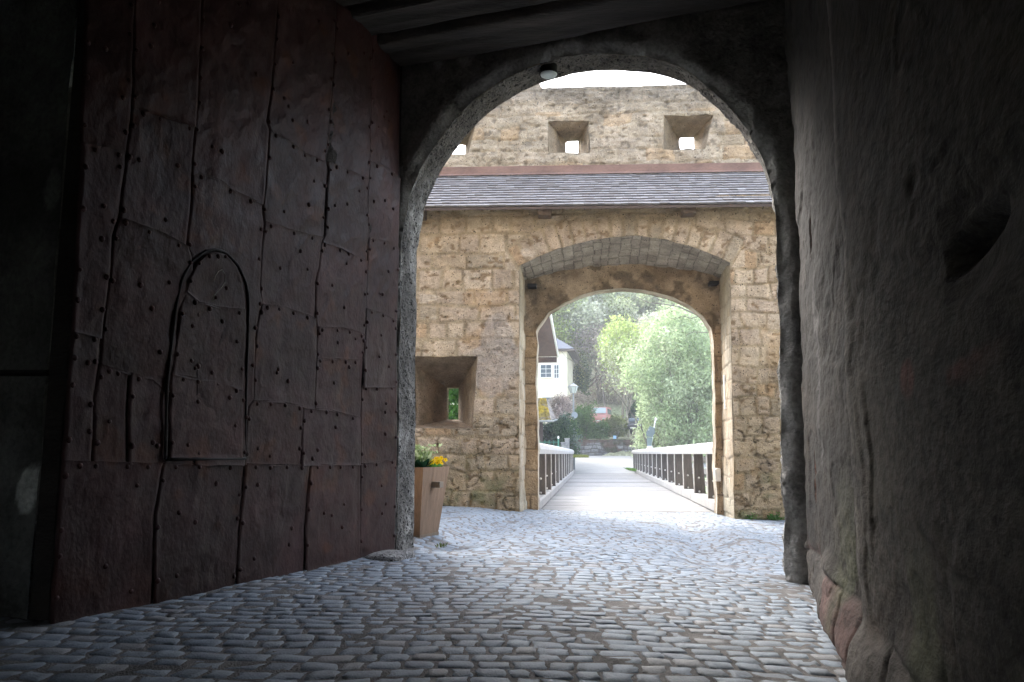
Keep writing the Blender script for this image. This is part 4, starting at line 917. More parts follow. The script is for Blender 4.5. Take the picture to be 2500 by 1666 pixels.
def railing(lin, sg, s_start, s_end, step, label):
    t = thing('bridge_railing', label, 'railing', tuple(bp_(lin, s_start, 0)), 'railings of the bridge'); r = rs(80 + int(sg))
    s = s_start
    while s < s_end + .01:
        zb = .06; b = MB(); w0, w1 = .20, .25
        V_ = []
        for z, wd in ((zb, w1), (1.05, w0)):
            for (li, ss) in ((0, -.05), (wd, -.05), (wd, .05), (0, .05)): V_.append(bp_(lin + sg * li, s + ss, z))
        tone = mix((.095, .085, .085), (.15, .135, .13), r.uniform())
        b.add(np.array(V_).reshape(-1, 3), [(0, 1, 5, 4), (1, 2, 6, 5), (2, 3, 7, 6), (3, 0, 4, 7), (4, 5, 6, 7), (3, 2, 1, 0)], tone)
        # pale strip painting the bright inner edge that faces the open sky
        b.box(bp_(lin - sg * .012, s - .012, .555), .02, .085, .98, bax, (.52, .51, .50), .004)
        for zc in (.44, .12): b.ball(bp_(lin + sg * .10, s - .056, zc), .026, 8, 6, (.62, .62, .62))
        b.build('post', M['wood'], t); s += step
    for zc in (.30, .58, .86):
        b = MB(); b.box(bp_(lin + sg * .31, (s_start - .3 + s_end) / 2, zc), .07, s_end - s_start + .3, .13, bax, (.30, .295, .285), .01); b.build('rail', M['wood'], t)
    s = max(s_start - 1.2, 16.0); prof = [(-.05, 1.0), (-.07, 1.1), (-.045, 1.19), (.02, 1.235), (.16, 1.245), (.25, 1.215), (.29, 1.14), (.28, 1.02)]
    while s < s_end + .1:
        e = min(s + step * 2, s_end + .2); b = MB(); V_ = []
        for ss in (s + .008, e - .008):
            for (li, z) in prof: V_.append(bp_(lin + sg * li, ss, z))
        n = len(prof); b.add(np.array(V_).reshape(-1, 3), [(i, (i + 1) % n, n + (i + 1) % n, n + i) for i in range(n)] + [tuple(range(n))[::-1], tuple(range(n, 2 * n))], mix((.36, .36, .365), (.43, .43, .435), r.uniform()))
        b.build('handrail', M['deckwood'], t); s = e
railing(2.37, 1, 17.4, 50.2, 2.3, 'long grey bridge railing on the willow side, see-through near the portal')
railing(-1.12, -1, 16.3, 43.4, 2.42, 'shorter grey bridge railing on the side of the cream house')

# ------------------------------------------------------------------ stone wall, hedge, shrubs
sw = bp_(0, 64.2, 0)
b = MB(); 
U, Z = np.meshgrid(np.linspace(-9, 9.2, 300), np.linspace(.5, 2.12, 44), indexing='ij'); R3, dj = blocks(U, Z, 620, -10, 10, .5, 2.1, (.22, .34), (.3, .7), .12, 1.4)
st = sstep(.01, .05, dj); cl = mix((.17, .18, .195), (.30, .31, .325), R3[..., 1:2]); cl = mix((.10, .095, .09), cl, st[..., None])
iv = sstep(-.05, .25, fbm(U * .9, Z * 1.5, 621, 4) + .55 * (Z - 1.65)); cl = mix(cl, mix((.05, .055, .02), (.10, .06, .04), sstep(-.2, .2, fbm(U * 3, Z * 3, 622, 2))[..., None]), (iv * .85)[..., None])
rw = thing('retaining_wall', 'low grey stone wall with mossy top across the end of the road', 'wall', tuple(bp_(0, 64.2, .8)))
patch('stone_face', bp_(U, 64.2, Z), st * .05 + .03 * fbm(U * 3, Z * 3, 623, 3), cl, M['tuff_grey'], rw, nrm=(-BD[0], -BD[1], 0))
U, W_ = np.meshgrid(np.linspace(-9, 9.2, 200), np.linspace(-.04, .8, 12), indexing='ij')
patch('mossy_top', bp_(U, 64.2 + W_, 2.12), .06 * fbm(U * 2, W_ * 4, 625, 3), mix((.07, .12, .025), (.16, .20, .05), sstep(-.3, .3, fbm(U * 1.5, W_ * 3, 624, 3))[..., None]), M['mossroof'], rw, nrm=(0, 0, 1))
p = at(1500, 1068, 64.0 * BD[1] + .1); b = MB(); b.box(p + [0, -.25, 0], .24, .02, .26, bax, (.30, .52, .80), .004); tag(b.build('wall_sign', M['sign']), 'small light blue plate on the grey stone wall', 'sign')

G_wil = [(.41, .51, .29), (.47, .56, .34), (.34, .43, .24), (.51, .59, .39)]
G_yel = [(.36, .44, .14), (.31, .41, .13), (.42, .49, .2)]
G_dk = [(.05, .10, .05), (.07, .13, .065), (.10, .17, .085), (.045, .085, .065)]
G_hedge = [(.10, .19, .06), (.13, .23, .07), (.08, .15, .05)]
G_pale = [(.43, .49, .29), (.49, .54, .35), (.37, .43, .23), (.51, .54, .41)]
G_brown = [(.40, .36, .30), (.34, .30, .25), (.46, .41, .35)]
G_olive = [(.20, .24, .09), (.27, .30, .12), (.15, .19, .07)]
def place(px, py, Y): return at(px, py, Y)
# the big willow to the right of the road
r = rs(90)
wl = thing('willow_tree', 'broad pale green willow filling the right half of the portal view', 'tree', tuple(place(1668, 1112, 57)))
mb = MB(); tips = []
for k in range(9):
    d = np.array([r.normal(0, .22), r.normal(0, .2), 1.0]); limb(mb, (r.normal(0, .9), r.normal(0, .6), -3.5), d, 5.6, .13, r, 3, tips, (.15, .14, .11), .35, .5)
for k in range(90):
    a = r.uniform(0, 6.28); rr_ = r.uniform(.5, 1.0); zt = r.uniform(1, 9.2); wm = np.interp(zt, [0, 3.5, 7, 9.5], [.85, .92, .8, .45]) * 3.9 * rr_
    e = np.array([math.cos(a) * wm + .3, math.sin(a) * wm * .85, zt]); s_ = np.array([e[0] * .45, e[1] * .45, zt - r.uniform(2, 4)]); m_ = (s_ + e) / 2 + r.normal(0, .25, 3); mb.tube([s_, m_, e, e + (e - m_) * .3], [.035, .028, .018, .006], 4, mix((.13, .115, .09), (.30, .29, .24), r.uniform()))
mb.build('trunk', M['bark'], wl, True, local=True)
cen = []
while len(cen) < 520:
    p = r.uniform(-1, 1, 3); q = np.hypot(p[0], p[1] * .8) * (1 + .35 * float(vn(math.atan2(p[1], p[0]) * 1.6 + 4, p[2] * 4.0, 96)))
    zt = p[2] * 6.2 + 4.2
    wmax = np.interp(zt, [-3, 0, 3.5, 7, 9.5, 10.6], [.8, .82, .92, .82, .5, .15]); sh = np.interp(zt, [0, 2, 4.5, 6], [.9, .6, .1, -.1])
    if q < wmax and q > .25 * wmax: cen.append((p[0] * 4.0 + sh, p[1] * 3.3, zt))
cen = np.array(cen)
cen = cen[np.abs(fbm(cen[:, 0] * .8 + 3, cen[:, 2] * .7, 95, 2)) > .04]
V, F, c = leaves(cen, (.34, .34, .55), 62000, .10, G_wil, 91, stretch=1.35); obj('crown', V, F, M['leaf'], wl, c, False, local=True)
# bare boughs reaching in over the top of the view
bt = thing('bare_tree', 'dark leafless boughs reaching in under the crown of the portal arch', 'tree', tuple(at(1790, 1112, 50)))
b = MB(); A_ = lambda L: [at(x_, y_, 50) for x_, y_ in L]
b.tube([at(1790, 1170, 50), at(1788, 1000, 50), at(1775, 860, 50), at(1760, 800, 50)], [.22, .2, .15, .11], 8, (.13, .115, .095)); b.build('trunk', M['bark'], bt, True)
for L, w0 in (([(1762, 806), (1728, 778), (1700, 764), (1660, 744), (1622, 737), (1590, 732), (1558, 716)], .075), ([(1690, 758), (1668, 742), (1640, 722), (1618, 714)], .04), ([(1715, 770), (1690, 776), (1672, 768), (1655, 774), (1640, 768)], .035), ([(1648, 742), (1630, 752), (1612, 750), (1598, 756)], .025), ([(1745, 792), (1712, 742), (1690, 715)], .05), ([(1758, 803), (1730, 810), (1700, 806), (1684, 812)], .03), ([(1622, 737), (1600, 722), (1580, 714)], .022)):
    b = MB(); p_ = np.array(A_(L)); p_[:, 1] += np.linspace(0, 1.2, len(L)); b.tube(p_, np.linspace(w0, .012, len(L)), 5, (.13, .115, .095)); b.build('bough', M['bark'], bt, True)
# yellow-green maple behind it
pm = place(1522, 1035, 70)
cen = []
while len(cen) < 150:
    p = r.uniform(-1, 1, 3)
    if np.linalg.norm(p) < 1 and np.linalg.norm(p) > .3: cen.append((p[0] * 1.6, p[1] * 1.8, 6.6 + p[2] * 2.7))
make_tree('maple_tree', 'yellow green budding tree between the hillside and the willow', 'tree', pm, 92, 8.6, G_yel, 5200, .13, None, 2, .5, .42, np.array(cen), (.24, .22, .17), 3, .12, .12, .4)
make_tree('slender_tree', 'thin bare forked trunk in front of the dark shrub by the parked car', 'tree', place(1536, 1062, 66.5), 93, 8.2, G_pale, 1500, .09, None, 2, .28, .5, None, (.38, .35, .28), 3, .085, .07, .5)
# wood on the slope: five kinds, copied
protos = []
for k, (cols, n, sz, Ht, sp_) in enumerate(((G_pale, 6500, .15, 11, .5), (G_brown, 6500, .13, 9.5, .55), (G_pale + G_olive, 7500, .15, 12, .5), ([(.53, .56, .44), (.60, .62, .50), (.44, .48, .33)], 7500, .15, 11, .5), (G_olive + G_yel, 7000, .14, 10, .5))):
    lb = ['pale grey green tree in thin spring leaf on the wooded slope', 'brown twiggy tree still bare on the wooded slope', 'mottled olive tree in light leaf on the wooded slope', 'whitish blossoming tree high on the wooded slope', 'fresh olive yellow tree in young leaf on the wooded slope'][k]
    protos.append(make_tree('hillside_tree', lb, 'tree', (0, 0, 0), 700 + k, Ht, cols, n, sz, ['pale trees of the slope', 'brown trees of the slope', 'olive trees of the slope', 'blossoming trees of the slope', 'yellowish trees of the slope'][k], 1, sp_, .75, None, [(.22, .21, .18), (.15, .12, .10), (.19, .18, .15), (.22, .2, .18), (.2, .19, .14)][k], 3, .15, .06, .45))
first = [True] * 5; r = rs(99)
spots = []
for s_ in np.arange(80, 150, 5.0):
    for l_ in np.arange(-14, 26, 3.1 + (s_ - 80) * .02): spots.append((l_ + r.normal(0, .9), s_ + r.normal(0, 1.4)))
for (l_, s_) in spots:
    pxx = 1448 + l_ / s_ * 1962
    if pxx < 1230 or pxx > 1900: continue
    q = bp_(l_, s_, 0); q[2] = terr(q[0], q[1]) - .1
    if pxx < 1470: k = r.choice(5, p=[.52, .10 * (s_ < 86), .28 - .10 * (s_ < 86), .18, .02])
    elif pxx < 1600: k = r.choice(5, p=[.32, .0, .22, .36, .10])
    else: k = r.choice(5, p=[.42, .0, .34, .14, .10])
    if s_ > 108 and pxx < 1560 and r.uniform() < .5: k = 3
    if l_ > 11 and s_ > 95 and r.uniform() < .35: continue
    o = protos[k] if first[k] else copy_tree(protos[k]); first[k] = False
    o.location = q; o.rotation_euler[2] = r.uniform(0, 6.28); f = r.uniform(.85, 1.25); o.scale = (f * r.uniform(.9, 1.15), f * r.uniform(.9, 1.15), f)
# hedge and shrubs behind the stone wall and beside the bridge
def pshrub(name, label, cat, x0, x1, y0, y1, Y, cols, n, size, seed, **kw):
    a = at((x0 + x1) / 2, y1, Y); wd = (x1 - x0) / 1962 * Y; ht = (y1 - y0) / 1990 * Y
    return make_shrub(name, label, cat, a, (wd, kw.pop('deep', wd * .8), ht), cols, n, size, seed, **kw)
pshrub('hedge', 'clipped bright green hedge behind the lamp post', 'hedge', 1404, 1448, 1000, 1072, 66, G_hedge, 7000, .075, 801, box=True, deep=1.2)
pshrub('hedge', 'low green hedge end in front of the red car', 'hedge', 1440, 1484, 1034, 1072, 65.6, G_hedge, 4500, .075, 812, box=True, deep=1.0)
pshrub('shrub', 'brown leafless bush above the green hedge', 'shrub', 1372, 1440, 962, 1015, 69, G_brown, 7000, .085, 802)
pshrub('blossom_shrub', 'pinkish white flowering shrub beside the mossy roof', 'shrub', 1342, 1402, 965, 1035, 57, [(.55, .47, .45), (.45, .38, .36), (.30, .26, .22), (.6, .55, .52)], 6000, .065, 803)
pshrub('evergreen_shrub', 'dark glossy evergreen bush at the end of the left railing', 'shrub', 1335, 1412, 1022, 1118, 47.5, G_dk + [(.14, .20, .17)], 9000, .07, 804, deep=2.0)
pshrub('shrub', 'olive bush right of the green hedge', 'shrub', 1478, 1530, 1018, 1068, 66.5, G_olive, 7000, .075, 805)
pshrub('shrub', 'dark green bush over the parked dark car', 'shrub', 1535, 1590, 985, 1052, 70, G_dk, 7000, .085, 806)
pshrub('shrub', 'brown brushwood at the foot of the wooded slope', 'shrub', 1430, 1560, 925, 1015, 86, G_brown, 6500, .11, 807)
pshrub('shrub', 'low green bush between road sign and willow', 'shrub', 1595, 1660, 1045, 1105, 60, [(.09, .15, .06), (.14, .2, .09)], 5000, .07, 808)
pshrub('ivy', 'dark ivy climbing the trunks at the corner of the cream house', 'ivy', 1402, 1440, 880, 985, 77, G_olive + G_dk, 3500, .10, 809)
pshrub('evergreen_shrub', 'dark evergreen bush under the eave of the mossy hut', 'shrub', 1322, 1372, 1034, 1112, 48.5, G_dk, 6000, .07, 811)
a = fp(-2.15, 6.5, -4.8); make_shrub('ivy_bush', 'bright green leaves seen through the low slit in the wall', 'shrub', a, (2.4, 2.4, 9.2), [(.06, .16, .035), (.09, .22, .05), (.04, .11, .03)], 15000, .10, 820)
for k, (l_, s_, hh_) in enumerate(((6.5, 24, 6.4), (7.4, 30, 6.6), (6.0, 37, 5.6))):
    q = bp_(l_, s_, 0); q[2] = terr(q[0], q[1]) - .1
    make_shrub('bank_shrub', ['green shrub on the moat bank nearest the portal', 'green shrub halfway along the moat bank', 'green shrub on the moat bank by the far end of the railing'][k], 'shrub', q, (4.5, 4.5, hh_), G_wil + G_olive, 9000, .09, 830 + k)
# grass at the bridge ends
def tuft(name, label, px, py, Y, w, dpt_, hgt, n, cols, seed, z=None):
    c0 = at(px, py, Y); r = rs(seed); V = []; C = []
    for k in range(n):
        b0 = c0 + np.array([r.uniform(-w, w) / 2, r.uniform(-dpt_, dpt_) / 2, 0]); d = np.array([r.normal(0, .4), r.normal(0, .4), 1.0]) * hgt * r.uniform(.5, 1.2); sd = np.array([r.normal(), r.normal(), 0]); sd = sd / np.linalg.norm(sd) * hgt * .16
        V += [b0 - sd, b0 + sd, b0 + d]; C += [np.array(cols[r.randint(len(cols))])] * 3
    return tag(obj(name, np.array(V), np.arange(3 * n).reshape(n, 3), M['leaf'], None, np.array(C)), label, 'grass', kind='stuff')
tuft('grass', 'grass at the foot of the evergreen bush', 1409, 1117, 47, .9, 6, .16, 1500, [(.22, .26, .06), (.28, .29, .09)], 841)
tuft('grass', 'grass wedge by the far end of the long railing', 1543, 1149, 48, .35, 7, .14, 1200, [(.10, .24, .04), (.15, .28, .06)], 842)

# ------------------------------------------------------------------ houses
def slab(name, mat, parent, pts, thick, nrm, col=(1, 1, 1)):
    b = MB(); b.poly(pts, thick, nrm, col); return b.build(name, mat, parent)
HY = 70.0
hc = at(1386, 1060, HY)[:2]                                      # near right corner
hd = np.array([math.sin(R(8.7)), math.cos(R(8.7))]); hr = np.array([hd[1], -hd[0]])
def hp(a, d, z): return np.array([hc[0] - hr[0] * a + hd[0] * d, hc[1] - hr[1] * a + hd[1] * d, z])
ze = float(at(1390, 853, HY)[2])
hs_ = thing('cream_house', 'cream rendered house with grey hipped roof and white casement window', 'house', tuple(hp(3, 4, 1)))
b = MB(); W_, D_ = 9.0, 9.5
q = [hp(0, 0, 0), hp(W_, 0, 0), hp(W_, D_, 0), hp(0, D_, 0)]
b.add(np.array([[*p[:2], 1.0] for p in q] + [[*p[:2], ze] for p in q]), [(0, 4, 5, 1), (1, 5, 6, 2), (2, 6, 7, 3), (3, 7, 4, 0)]); b.build('wall', M['render'], hs_)
ov = .7; e = [hp(-ov, -ov * .7, ze), hp(W_ + ov, -ov * .7, ze), hp(W_ + ov, D_ + ov, ze), hp(-ov, D_ + ov, ze)]; rg = [hp(4.2, 4.5, ze + 3.4), hp(5.2, 4.5, ze + 3.4)]
b = MB(); b.add(np.array(e + rg), [(0, 4, 5, 1), (1, 5, 2), (2, 5, 4, 3), (3, 4, 0)], (.10, .115, .145)); b.build('roof', M['slate'], hs_)
b = MB(); b.poly(np.array([p - [0, 0, .03] for p in e]), .16, (0, 0, -1), (.10, .085, .075)); b.build('soffit', M['brownboard'], hs_)
hax = np.array([[hr[0], hr[1], 0], [hd[0], hd[1], 0], [0, 0, 1]])
def window(px0, px1, py0, py1, nx, ny, yawed=0.0, name='window'):
    c0 = at((px0 + px1) / 2, (py0 + py1) / 2, HY - .1); wd = (px1 - px0) / 1962 * HY; ht = (py1 - py0) / 2000 * HY
    a3 = hax if not yawed else hax @ np.array([[math.cos(yawed), math.sin(yawed), 0], [-math.sin(yawed), math.cos(yawed), 0], [0, 0, 1]]).T
    dd = (c0[:2] - hc) @ np.array([hd[0], hd[1]]); c0 = c0 - np.array([hd[0], hd[1], 0]) * (dd + .05)
    b = MB(); b.box(c0, wd, .06, ht, a3, (.05, .07, .09)); w = b.build('window', M['glass'], hs_)
    f = MB()
    for i in range(nx + 1):
        f.box(c0 + a3[0] * (i / nx - .5) * wd - a3[1] * .04, .07 if i in (0, nx) else .035, .05, ht + .06, a3, (.8, .8, .78))
    for j in range(ny + 1): f.box(c0 + np.array([0, 0, (j / ny - .5) * ht]) - a3[1] * .043, wd + .06, .05, .07 if j in (0, ny) else .035, a3, (.8, .8, .78))
    f.build('window_frame', M['white'], w)
window(1318, 1346, 889, 922, 2, 3); window(1352, 1365, 890, 924, 2, 3, .25); window(1322, 1345, 969, 990, 1, 1)
# gabled neighbour: brown eave over the bank
nb = thing('gabled_house', 'pale house with a deep brown boarded eave beside the bridge', 'house', tuple(at(1300, 1105, 52)))
zq = float(at(1361, 871, 62)[2]); f1 = at(1361, 871, 62); n1 = f1.copy(); nn = at(1338, 762, 62); dirn = np.array([1.83 - 3.57, 40 - 62.0]); dirn /= np.linalg.norm(dirn); sidev = np.array([dirn[1], -dirn[0]])
if sidev[0] > 0: sidev = -sidev
P0 = f1[:2]; P1 = P0 + dirn * 24
ov = 1.45
def q3(p, o, z): return np.array([p[0] + sidev[0] * o, p[1] + sidev[1] * o, z])
b = MB(); b.poly([q3(P0, 0, zq), q3(P1, 0, zq), q3(P1, ov + .3, zq), q3(P0, ov + .3, zq)], .05, (0, 0, 1), (.13, .07, .05)); b.build('eave_soffit', M['brownboard'], nb)
b = MB(); b.add(np.array([q3(P0, -.10, zq - .10), q3(P1, -.10, zq - .10), q3(P1, -.10, zq + .22), q3(P0, -.10, zq + .22), q3(P0, -.0, zq - .10), q3(P1, 0, zq - .10), q3(P1, 0, zq + .22), q3(P0, 0, zq + .22)]), [(0, 1, 2, 3), (4, 7, 6, 5), (0, 4, 5, 1), (3, 2, 6, 7), (0, 3, 7, 4), (1, 5, 6, 2)], (.75, .74, .72)); b.build('fascia', M['white'], nb)
b = MB(); b.poly([q3(P0, .05, zq - .02), q3(P0, ov + .2, zq - .02), q3(P0, ov + .2, zq - .46), q3(P0, .05, zq - .46)], .12, (-dirn[0], -dirn[1], 0), (.085, .05, .038)); b.build('end_board', M['brownboard'], nb)
b = MB(); w_ = [q3(P0 + dirn * 1.0, ov, 0), q3(P1, ov, 0), q3(P1, ov + 6, 0), q3(P0 + dirn * 1.0, ov + 6, 0)]
b.add(np.array([[p[0], p[1], -3] for p in w_] + [[p[0], p[1], zq + .04] for p in w_]), [(0, 1, 5, 4), (1, 2, 6, 5), (2, 3, 7, 6), (3, 0, 4, 7)]); b.build('wall', M['render'], nb)
b = MB(); b.add(np.array([q3(P0, -.12, zq + .22), q3(P1, -.12, zq + .22), q3(P1, 4.5, zq + 4.2), q3(P0, 4.5, zq + 4.2), q3(P1, 9, zq + .22), q3(P0, 9, zq + .22)]), [(0, 1, 2, 3), (3, 2, 4, 5)], (.2, .13, .11)); b.build('roof', M['slate'], nb)
# little hut with a mossy roof
hut = thing('mossy_hut', 'small dark hut under a moss covered shingle roof', 'hut', tuple(at(1308, 1110, 45)))
T0, T1 = at(1296, 973, 46.2), at(1333, 972, 46.2); E0, E1, E2 = at(1288, 1026, 45), at(1345, 1026, 45), at(1358, 1022, 47.6)
def quadgrid(a, b_, c_, d_, n, m): 
    s, t = np.meshgrid(np.linspace(0, 1, n), np.linspace(0, 1, m), indexing='ij'); return (a[None, None] * ((1 - s) * (1 - t))[..., None] + b_[None, None] * (s * (1 - t))[..., None] + c_[None, None] * (s * t)[..., None] + d_[None, None] * ((1 - s) * t)[..., None]), s, t
P, s_, t_ = quadgrid(E0, E1, T1, T0, 60, 40)
cl = mix((.36, .26, .02), (.20, .15, .03), sstep(-.2, .3, fbm(s_ * 6, t_ * 5, 851, 4))[..., None]); cl = mix(cl, (.17, .15, .13), (sstep(.25, .4, fbm(s_ * 4 + 2, t_ * 9, 852, 3)) * .8)[..., None])
patch('mossy_roof', P, .05 * fbm(s_ * 8, t_ * 6, 853, 3) + .03 * ((t_ * 7) % 1), cl, M['mossroof'], hut)
P, s_, t_ = quadgrid(E1, E2, T1 + [.02, .1, 0], T1, 26, 30); patch('roof_hip', P, .03 * ((t_ * 7) % 1), mix((.20, .18, .17), (.33, .30, .28), vn(s_ * 9, t_ * 7, 5)[..., None] * .5 + .5), M['mossroof'], hut)
b = MB(); b.tube([E0 + [0, -.08, -.06], E1 + [.15, -.08, -.06]], .06, 8, (.16, .18, .2)); b.tube([E1 + [.05, -.06, -.07], E2 + [.1, 0, -.07]], .055, 8, (.16, .18, .2)); b.build('gutter', M['zinc'], hut)
b = MB(); a0, a1 = at(1290, 1100, 45.4), at(1326, 1100, 45.4); b.box(np.array([(a0[0] + a1[0]) / 2, 46.4, 1.3]), a1[0] - a0[0], 2.0, 3.1, None, (.065, .05, .045)); b.build('wall', M['brownboard'], hut)
# ------------------------------------------------------------------ street furniture
LY = 49.0; lp0 = at(1401, 1100, LY); lz = lambda py: float(at(1401, py, LY)[2])
lp = thing('street_lamp', 'tall grey street lamp with a white glass lantern beside the hedge', 'street lamp', (lp0[0], lp0[1], 0))
b = MB(); b.tube([(lp0[0], lp0[1], -.05), (lp0[0], lp0[1], lz(968)), (lp0[0], lp0[1], lz(961))], [.075, .055, .05], 10, (.26, .28, .30)); b.build('pole', M['sign'], lp, True)
b = MB(); disc(b, lp0, .17, .30, lz(960), lz(944), 6, cap=True); b.build('lantern_glass', M['milk'], lp)
b = MB(); disc(b, lp0, .36, .10, lz(944.5), lz(938)); disc(b, lp0, .10, .03, lz(938), lz(935), 12)
b.build('lantern_cap', M['zinc'], lp)
b = MB()
for k in range(6):
    a = k * math.pi / 3; b.tube([(lp0[0] + .172 * math.cos(a), lp0[1] + .172 * math.sin(a), lz(960)), (lp0[0] + .305 * math.cos(a), lp0[1] + .305 * math.sin(a), lz(944))], .012, 5, (.12, .13, .14))
b.build('lantern_bars', M['sign'], lp)
p = at(1402.5, 1014, LY - .12); a = np.arange(20) * 2 * math.pi / 20
b = MB(); b.poly(np.stack([p[0] + .20 * np.cos(a), np.full(20, p[1]), p[2] + .20 * np.sin(a)], -1), .02, (0, -1, 0), (.28, .32, .37)); tag(b.build('round_sign', M['sign']), 'round grey sign seen from behind on the lamp post', 'sign')
p = at(1393, 1029, LY - .1); b = MB(); b.box(p, .46, .02, .17, None, (.72, .50, .06), .004); b.box(p - [.14, .013, 0], .05, .006, .05, None, (.3, .22, .04)); tag(b.build('yellow_sign', M['sign']), 'small yellow direction sign on the lamp post', 'sign')
SY = 52.0; t = thing('road_sign', 'leaning steel pole carrying grey sign backs in a white base block', 'road sign', tuple(at(1588, 1104, SY)))
b = MB(); b.tube([at(1587, 1103, SY), at(1601, 1020, SY)], .035, 8, (.62, .66, .7)); b.build('pole', M['sign'], t, True)
oc = [(1580, 1052), (1591, 1039), (1599, 1040), (1600, 1062), (1594, 1082), (1578, 1064)]
oc = [(1578, 1056), (1589, 1040), (1598, 1046), (1600, 1060), (1594, 1066), (1580, 1066)]
b = MB(); b.poly([at(x_, y_, SY - .06) for x_, y_ in [(1577, 1056), (1587, 1040), (1598, 1046), (1599, 1058), (1592, 1068), (1579, 1066)]], .02, (0, -1, 0), (.095, .135, .145)); b.ball(at(1584, 1050, SY - .1), .03, 8, 6, (.7, .72, .74)); b.build('sign_plate', M['sign'], t)
b = MB(); b.poly([at(x_, y_, SY - .06) for x_, y_ in [(1579, 1068), (1593, 1069), (1590, 1092), (1580, 1090)]], .02, (0, -1, 0), (.11, .16, .16)); b.build('lower_plate', M['sign'], t)
b = MB(); b.box(at(1586, 1094, SY) + [0, 0, 0], .32, .34, .26, None, (.72, .75, .76), .02); b.build('base_block', M['sign'], t)
b = MB(); b.box(at(1601, 1024, SY), .16, .05, .12, None, (.75, .8, .78), .01); b.build('top_cap', M['sign'], t)
for k, (x0, x1, y0, y1) in enumerate(((1379, 1390, 1072, 1102), (1369, 1381, 1082, 1104))):
    p = at((x0 + x1) / 2, y1, 45.6); ht = (y1 - y0) / 2000 * 45.6; b = MB(); b.box(p + [0, k * -.25, ht / 2 - .3], (x1 - x0) / 1962 * 45.6, .26, ht + .6, None, (.33, .34, .35), .02); b.box(p + [0, k * -.25, ht + .02], (x1 - x0) / 1962 * 45.6 + .05, .31, .05, None, (.38, .39, .40), .012)
    tag(b.build('gate_pillar', M['tuff_grey']), ['taller grey concrete pillar beside the evergreen bush', 'shorter grey concrete pillar in front of the taller pillar'][k], 'pillar')
fn = thing('garden_fence', 'low green metal fence in front of the evergreen bush', 'fence', tuple(at(1345, 1088, 44.8)))
b = MB()
for py in (1080, 1090): b.tube([at(1300, py, 44.8), at(1366, py, 44.8)], .022, 6, (.06, .24, .17))
b.build('rail', M['sign'], fn)
for px in (1318, 1330, 1341, 1352, 1363):
    b = MB(); b.tube([at(px, 1104, 44.8), at(px, 1075 if px < 1363 else 1072, 44.8)], .024 if px < 1363 else .05, 6, (.06, .24, .17))
    if px == 1363: b.ball(at(px, 1069, 44.8), (.06, .06, .09), 8, 6, (.8, .8, .78))
    b.build('post', M['sign'], fn)
# cars
def car(label, c, yaw, body, scale=1.0, van=False):
    t = thing('parked_car', label, 'car', tuple(c)); ca, sa = math.cos(yaw), math.sin(yaw); a3 = np.array([[ca, sa, 0], [-sa, ca, 0], [0, 0, 1.0]])
    def tr(P): return np.asarray(c) + (np.asarray(P, float) * scale) @ a3
    prof = [(-1.95, .35), (-1.98, .72), (-1.80, .92), (-1.05, 1.02), (-.45, 1.46), (.95, 1.5), (1.6, 1.1), (1.95, .98), (2.0, .4)]   # front is -y
    if van: prof = [(-1.95, .35), (-1.98, .8), (-1.85, 1.05), (-1.45, 1.15), (-.98, 1.86), (-.3, 1.94), (1.85, 1.92), (1.98, 1.2), (2.0, .4)]
    up = .74 if van else .64
    b = MB(); V = []
    for sx, k in ((-1, 0), (1, 0)):
        for (y, z) in prof: V.append((sx * (.84 if z < 1.2 else up), y, z))
    n = len(prof); b.add(tr(V), [tuple(range(n)), tuple(range(2 * n - 1, n - 1, -1))] + [(i, n + i, n + (i + 1) % n, (i + 1) % n) for i in range(n)], body); b.build('body', M['paint'], t)
    b = MB(); b.add(tr([(-.70, -1.42, 1.22), (.70, -1.42, 1.22), (.64, -1.04, 1.79), (-.64, -1.04, 1.79)] if van else [(-.72, -1.02, 1.06), (.72, -1.02, 1.06), (.59, -.50, 1.43), (-.59, -.50, 1.43)]) + np.array([0, -.03, .025]), [(0, 1, 2, 3)]); b.build('windscreen', M['glass'] if body[0] < .2 else M['sky_tint_glass'], t)
    b = MB(); b.add(tr([(.845, -1.1, 1.22), (.845, 1.5, 1.22), (.77, 1.5, 1.72), (.77, -.85, 1.72)] if van else [(.845, -.8, 1.05), (.845, 1.3, 1.08), (.67, .9, 1.43), (.67, -.35, 1.43)]), [(0, 1, 2, 3)]); b.build('side_window', M['glass'], t)
    for sx in (-1, 1):
        b = MB(); b.box(tr((sx * .6, -1.93, .72)), .3 * scale, .1, .14 * scale, a3, (.8, .8, .8), .02); b.build('headlight', M['milk'], t)
        for y in (-1.25, 1.25):
            b = MB(); pts = [tr((sx * .70, y, .32)), tr((sx * .88, y, .32))]; b.tube(pts, .32 * scale, 16, (.03, .03, .03)); w = b.build('wheel', M['rubber'], t)
            b = MB(); b.tube([tr((sx * .87, y, .32)), tr((sx * .895, y, .32))], .19 * scale, 12, (.4, .4, .4)); b.build('rim', M['sign'], w)
    b = MB(); b.box(tr((0, -2.0, .5)), .5 * scale, .03, .11 * scale, a3, (.8, .8, .8)); b.build('number_plate', M['sign'], t)
M['sky_tint_glass'] = glass_mat('painted_sky_windscreen', (.42, .52, .56), .1)  # pale blue base colour paints the sky reflection on the windscreen
c = at(1468, 1042, 76); car('red van parked behind the hedge with its pale windscreen showing', c, R(-16), (.55, .25, .23), .95, True)
c = at(1556, 1060, 68); car('dark car parked under the dark green bush', c, R(-20), (.035, .04, .05), .92)

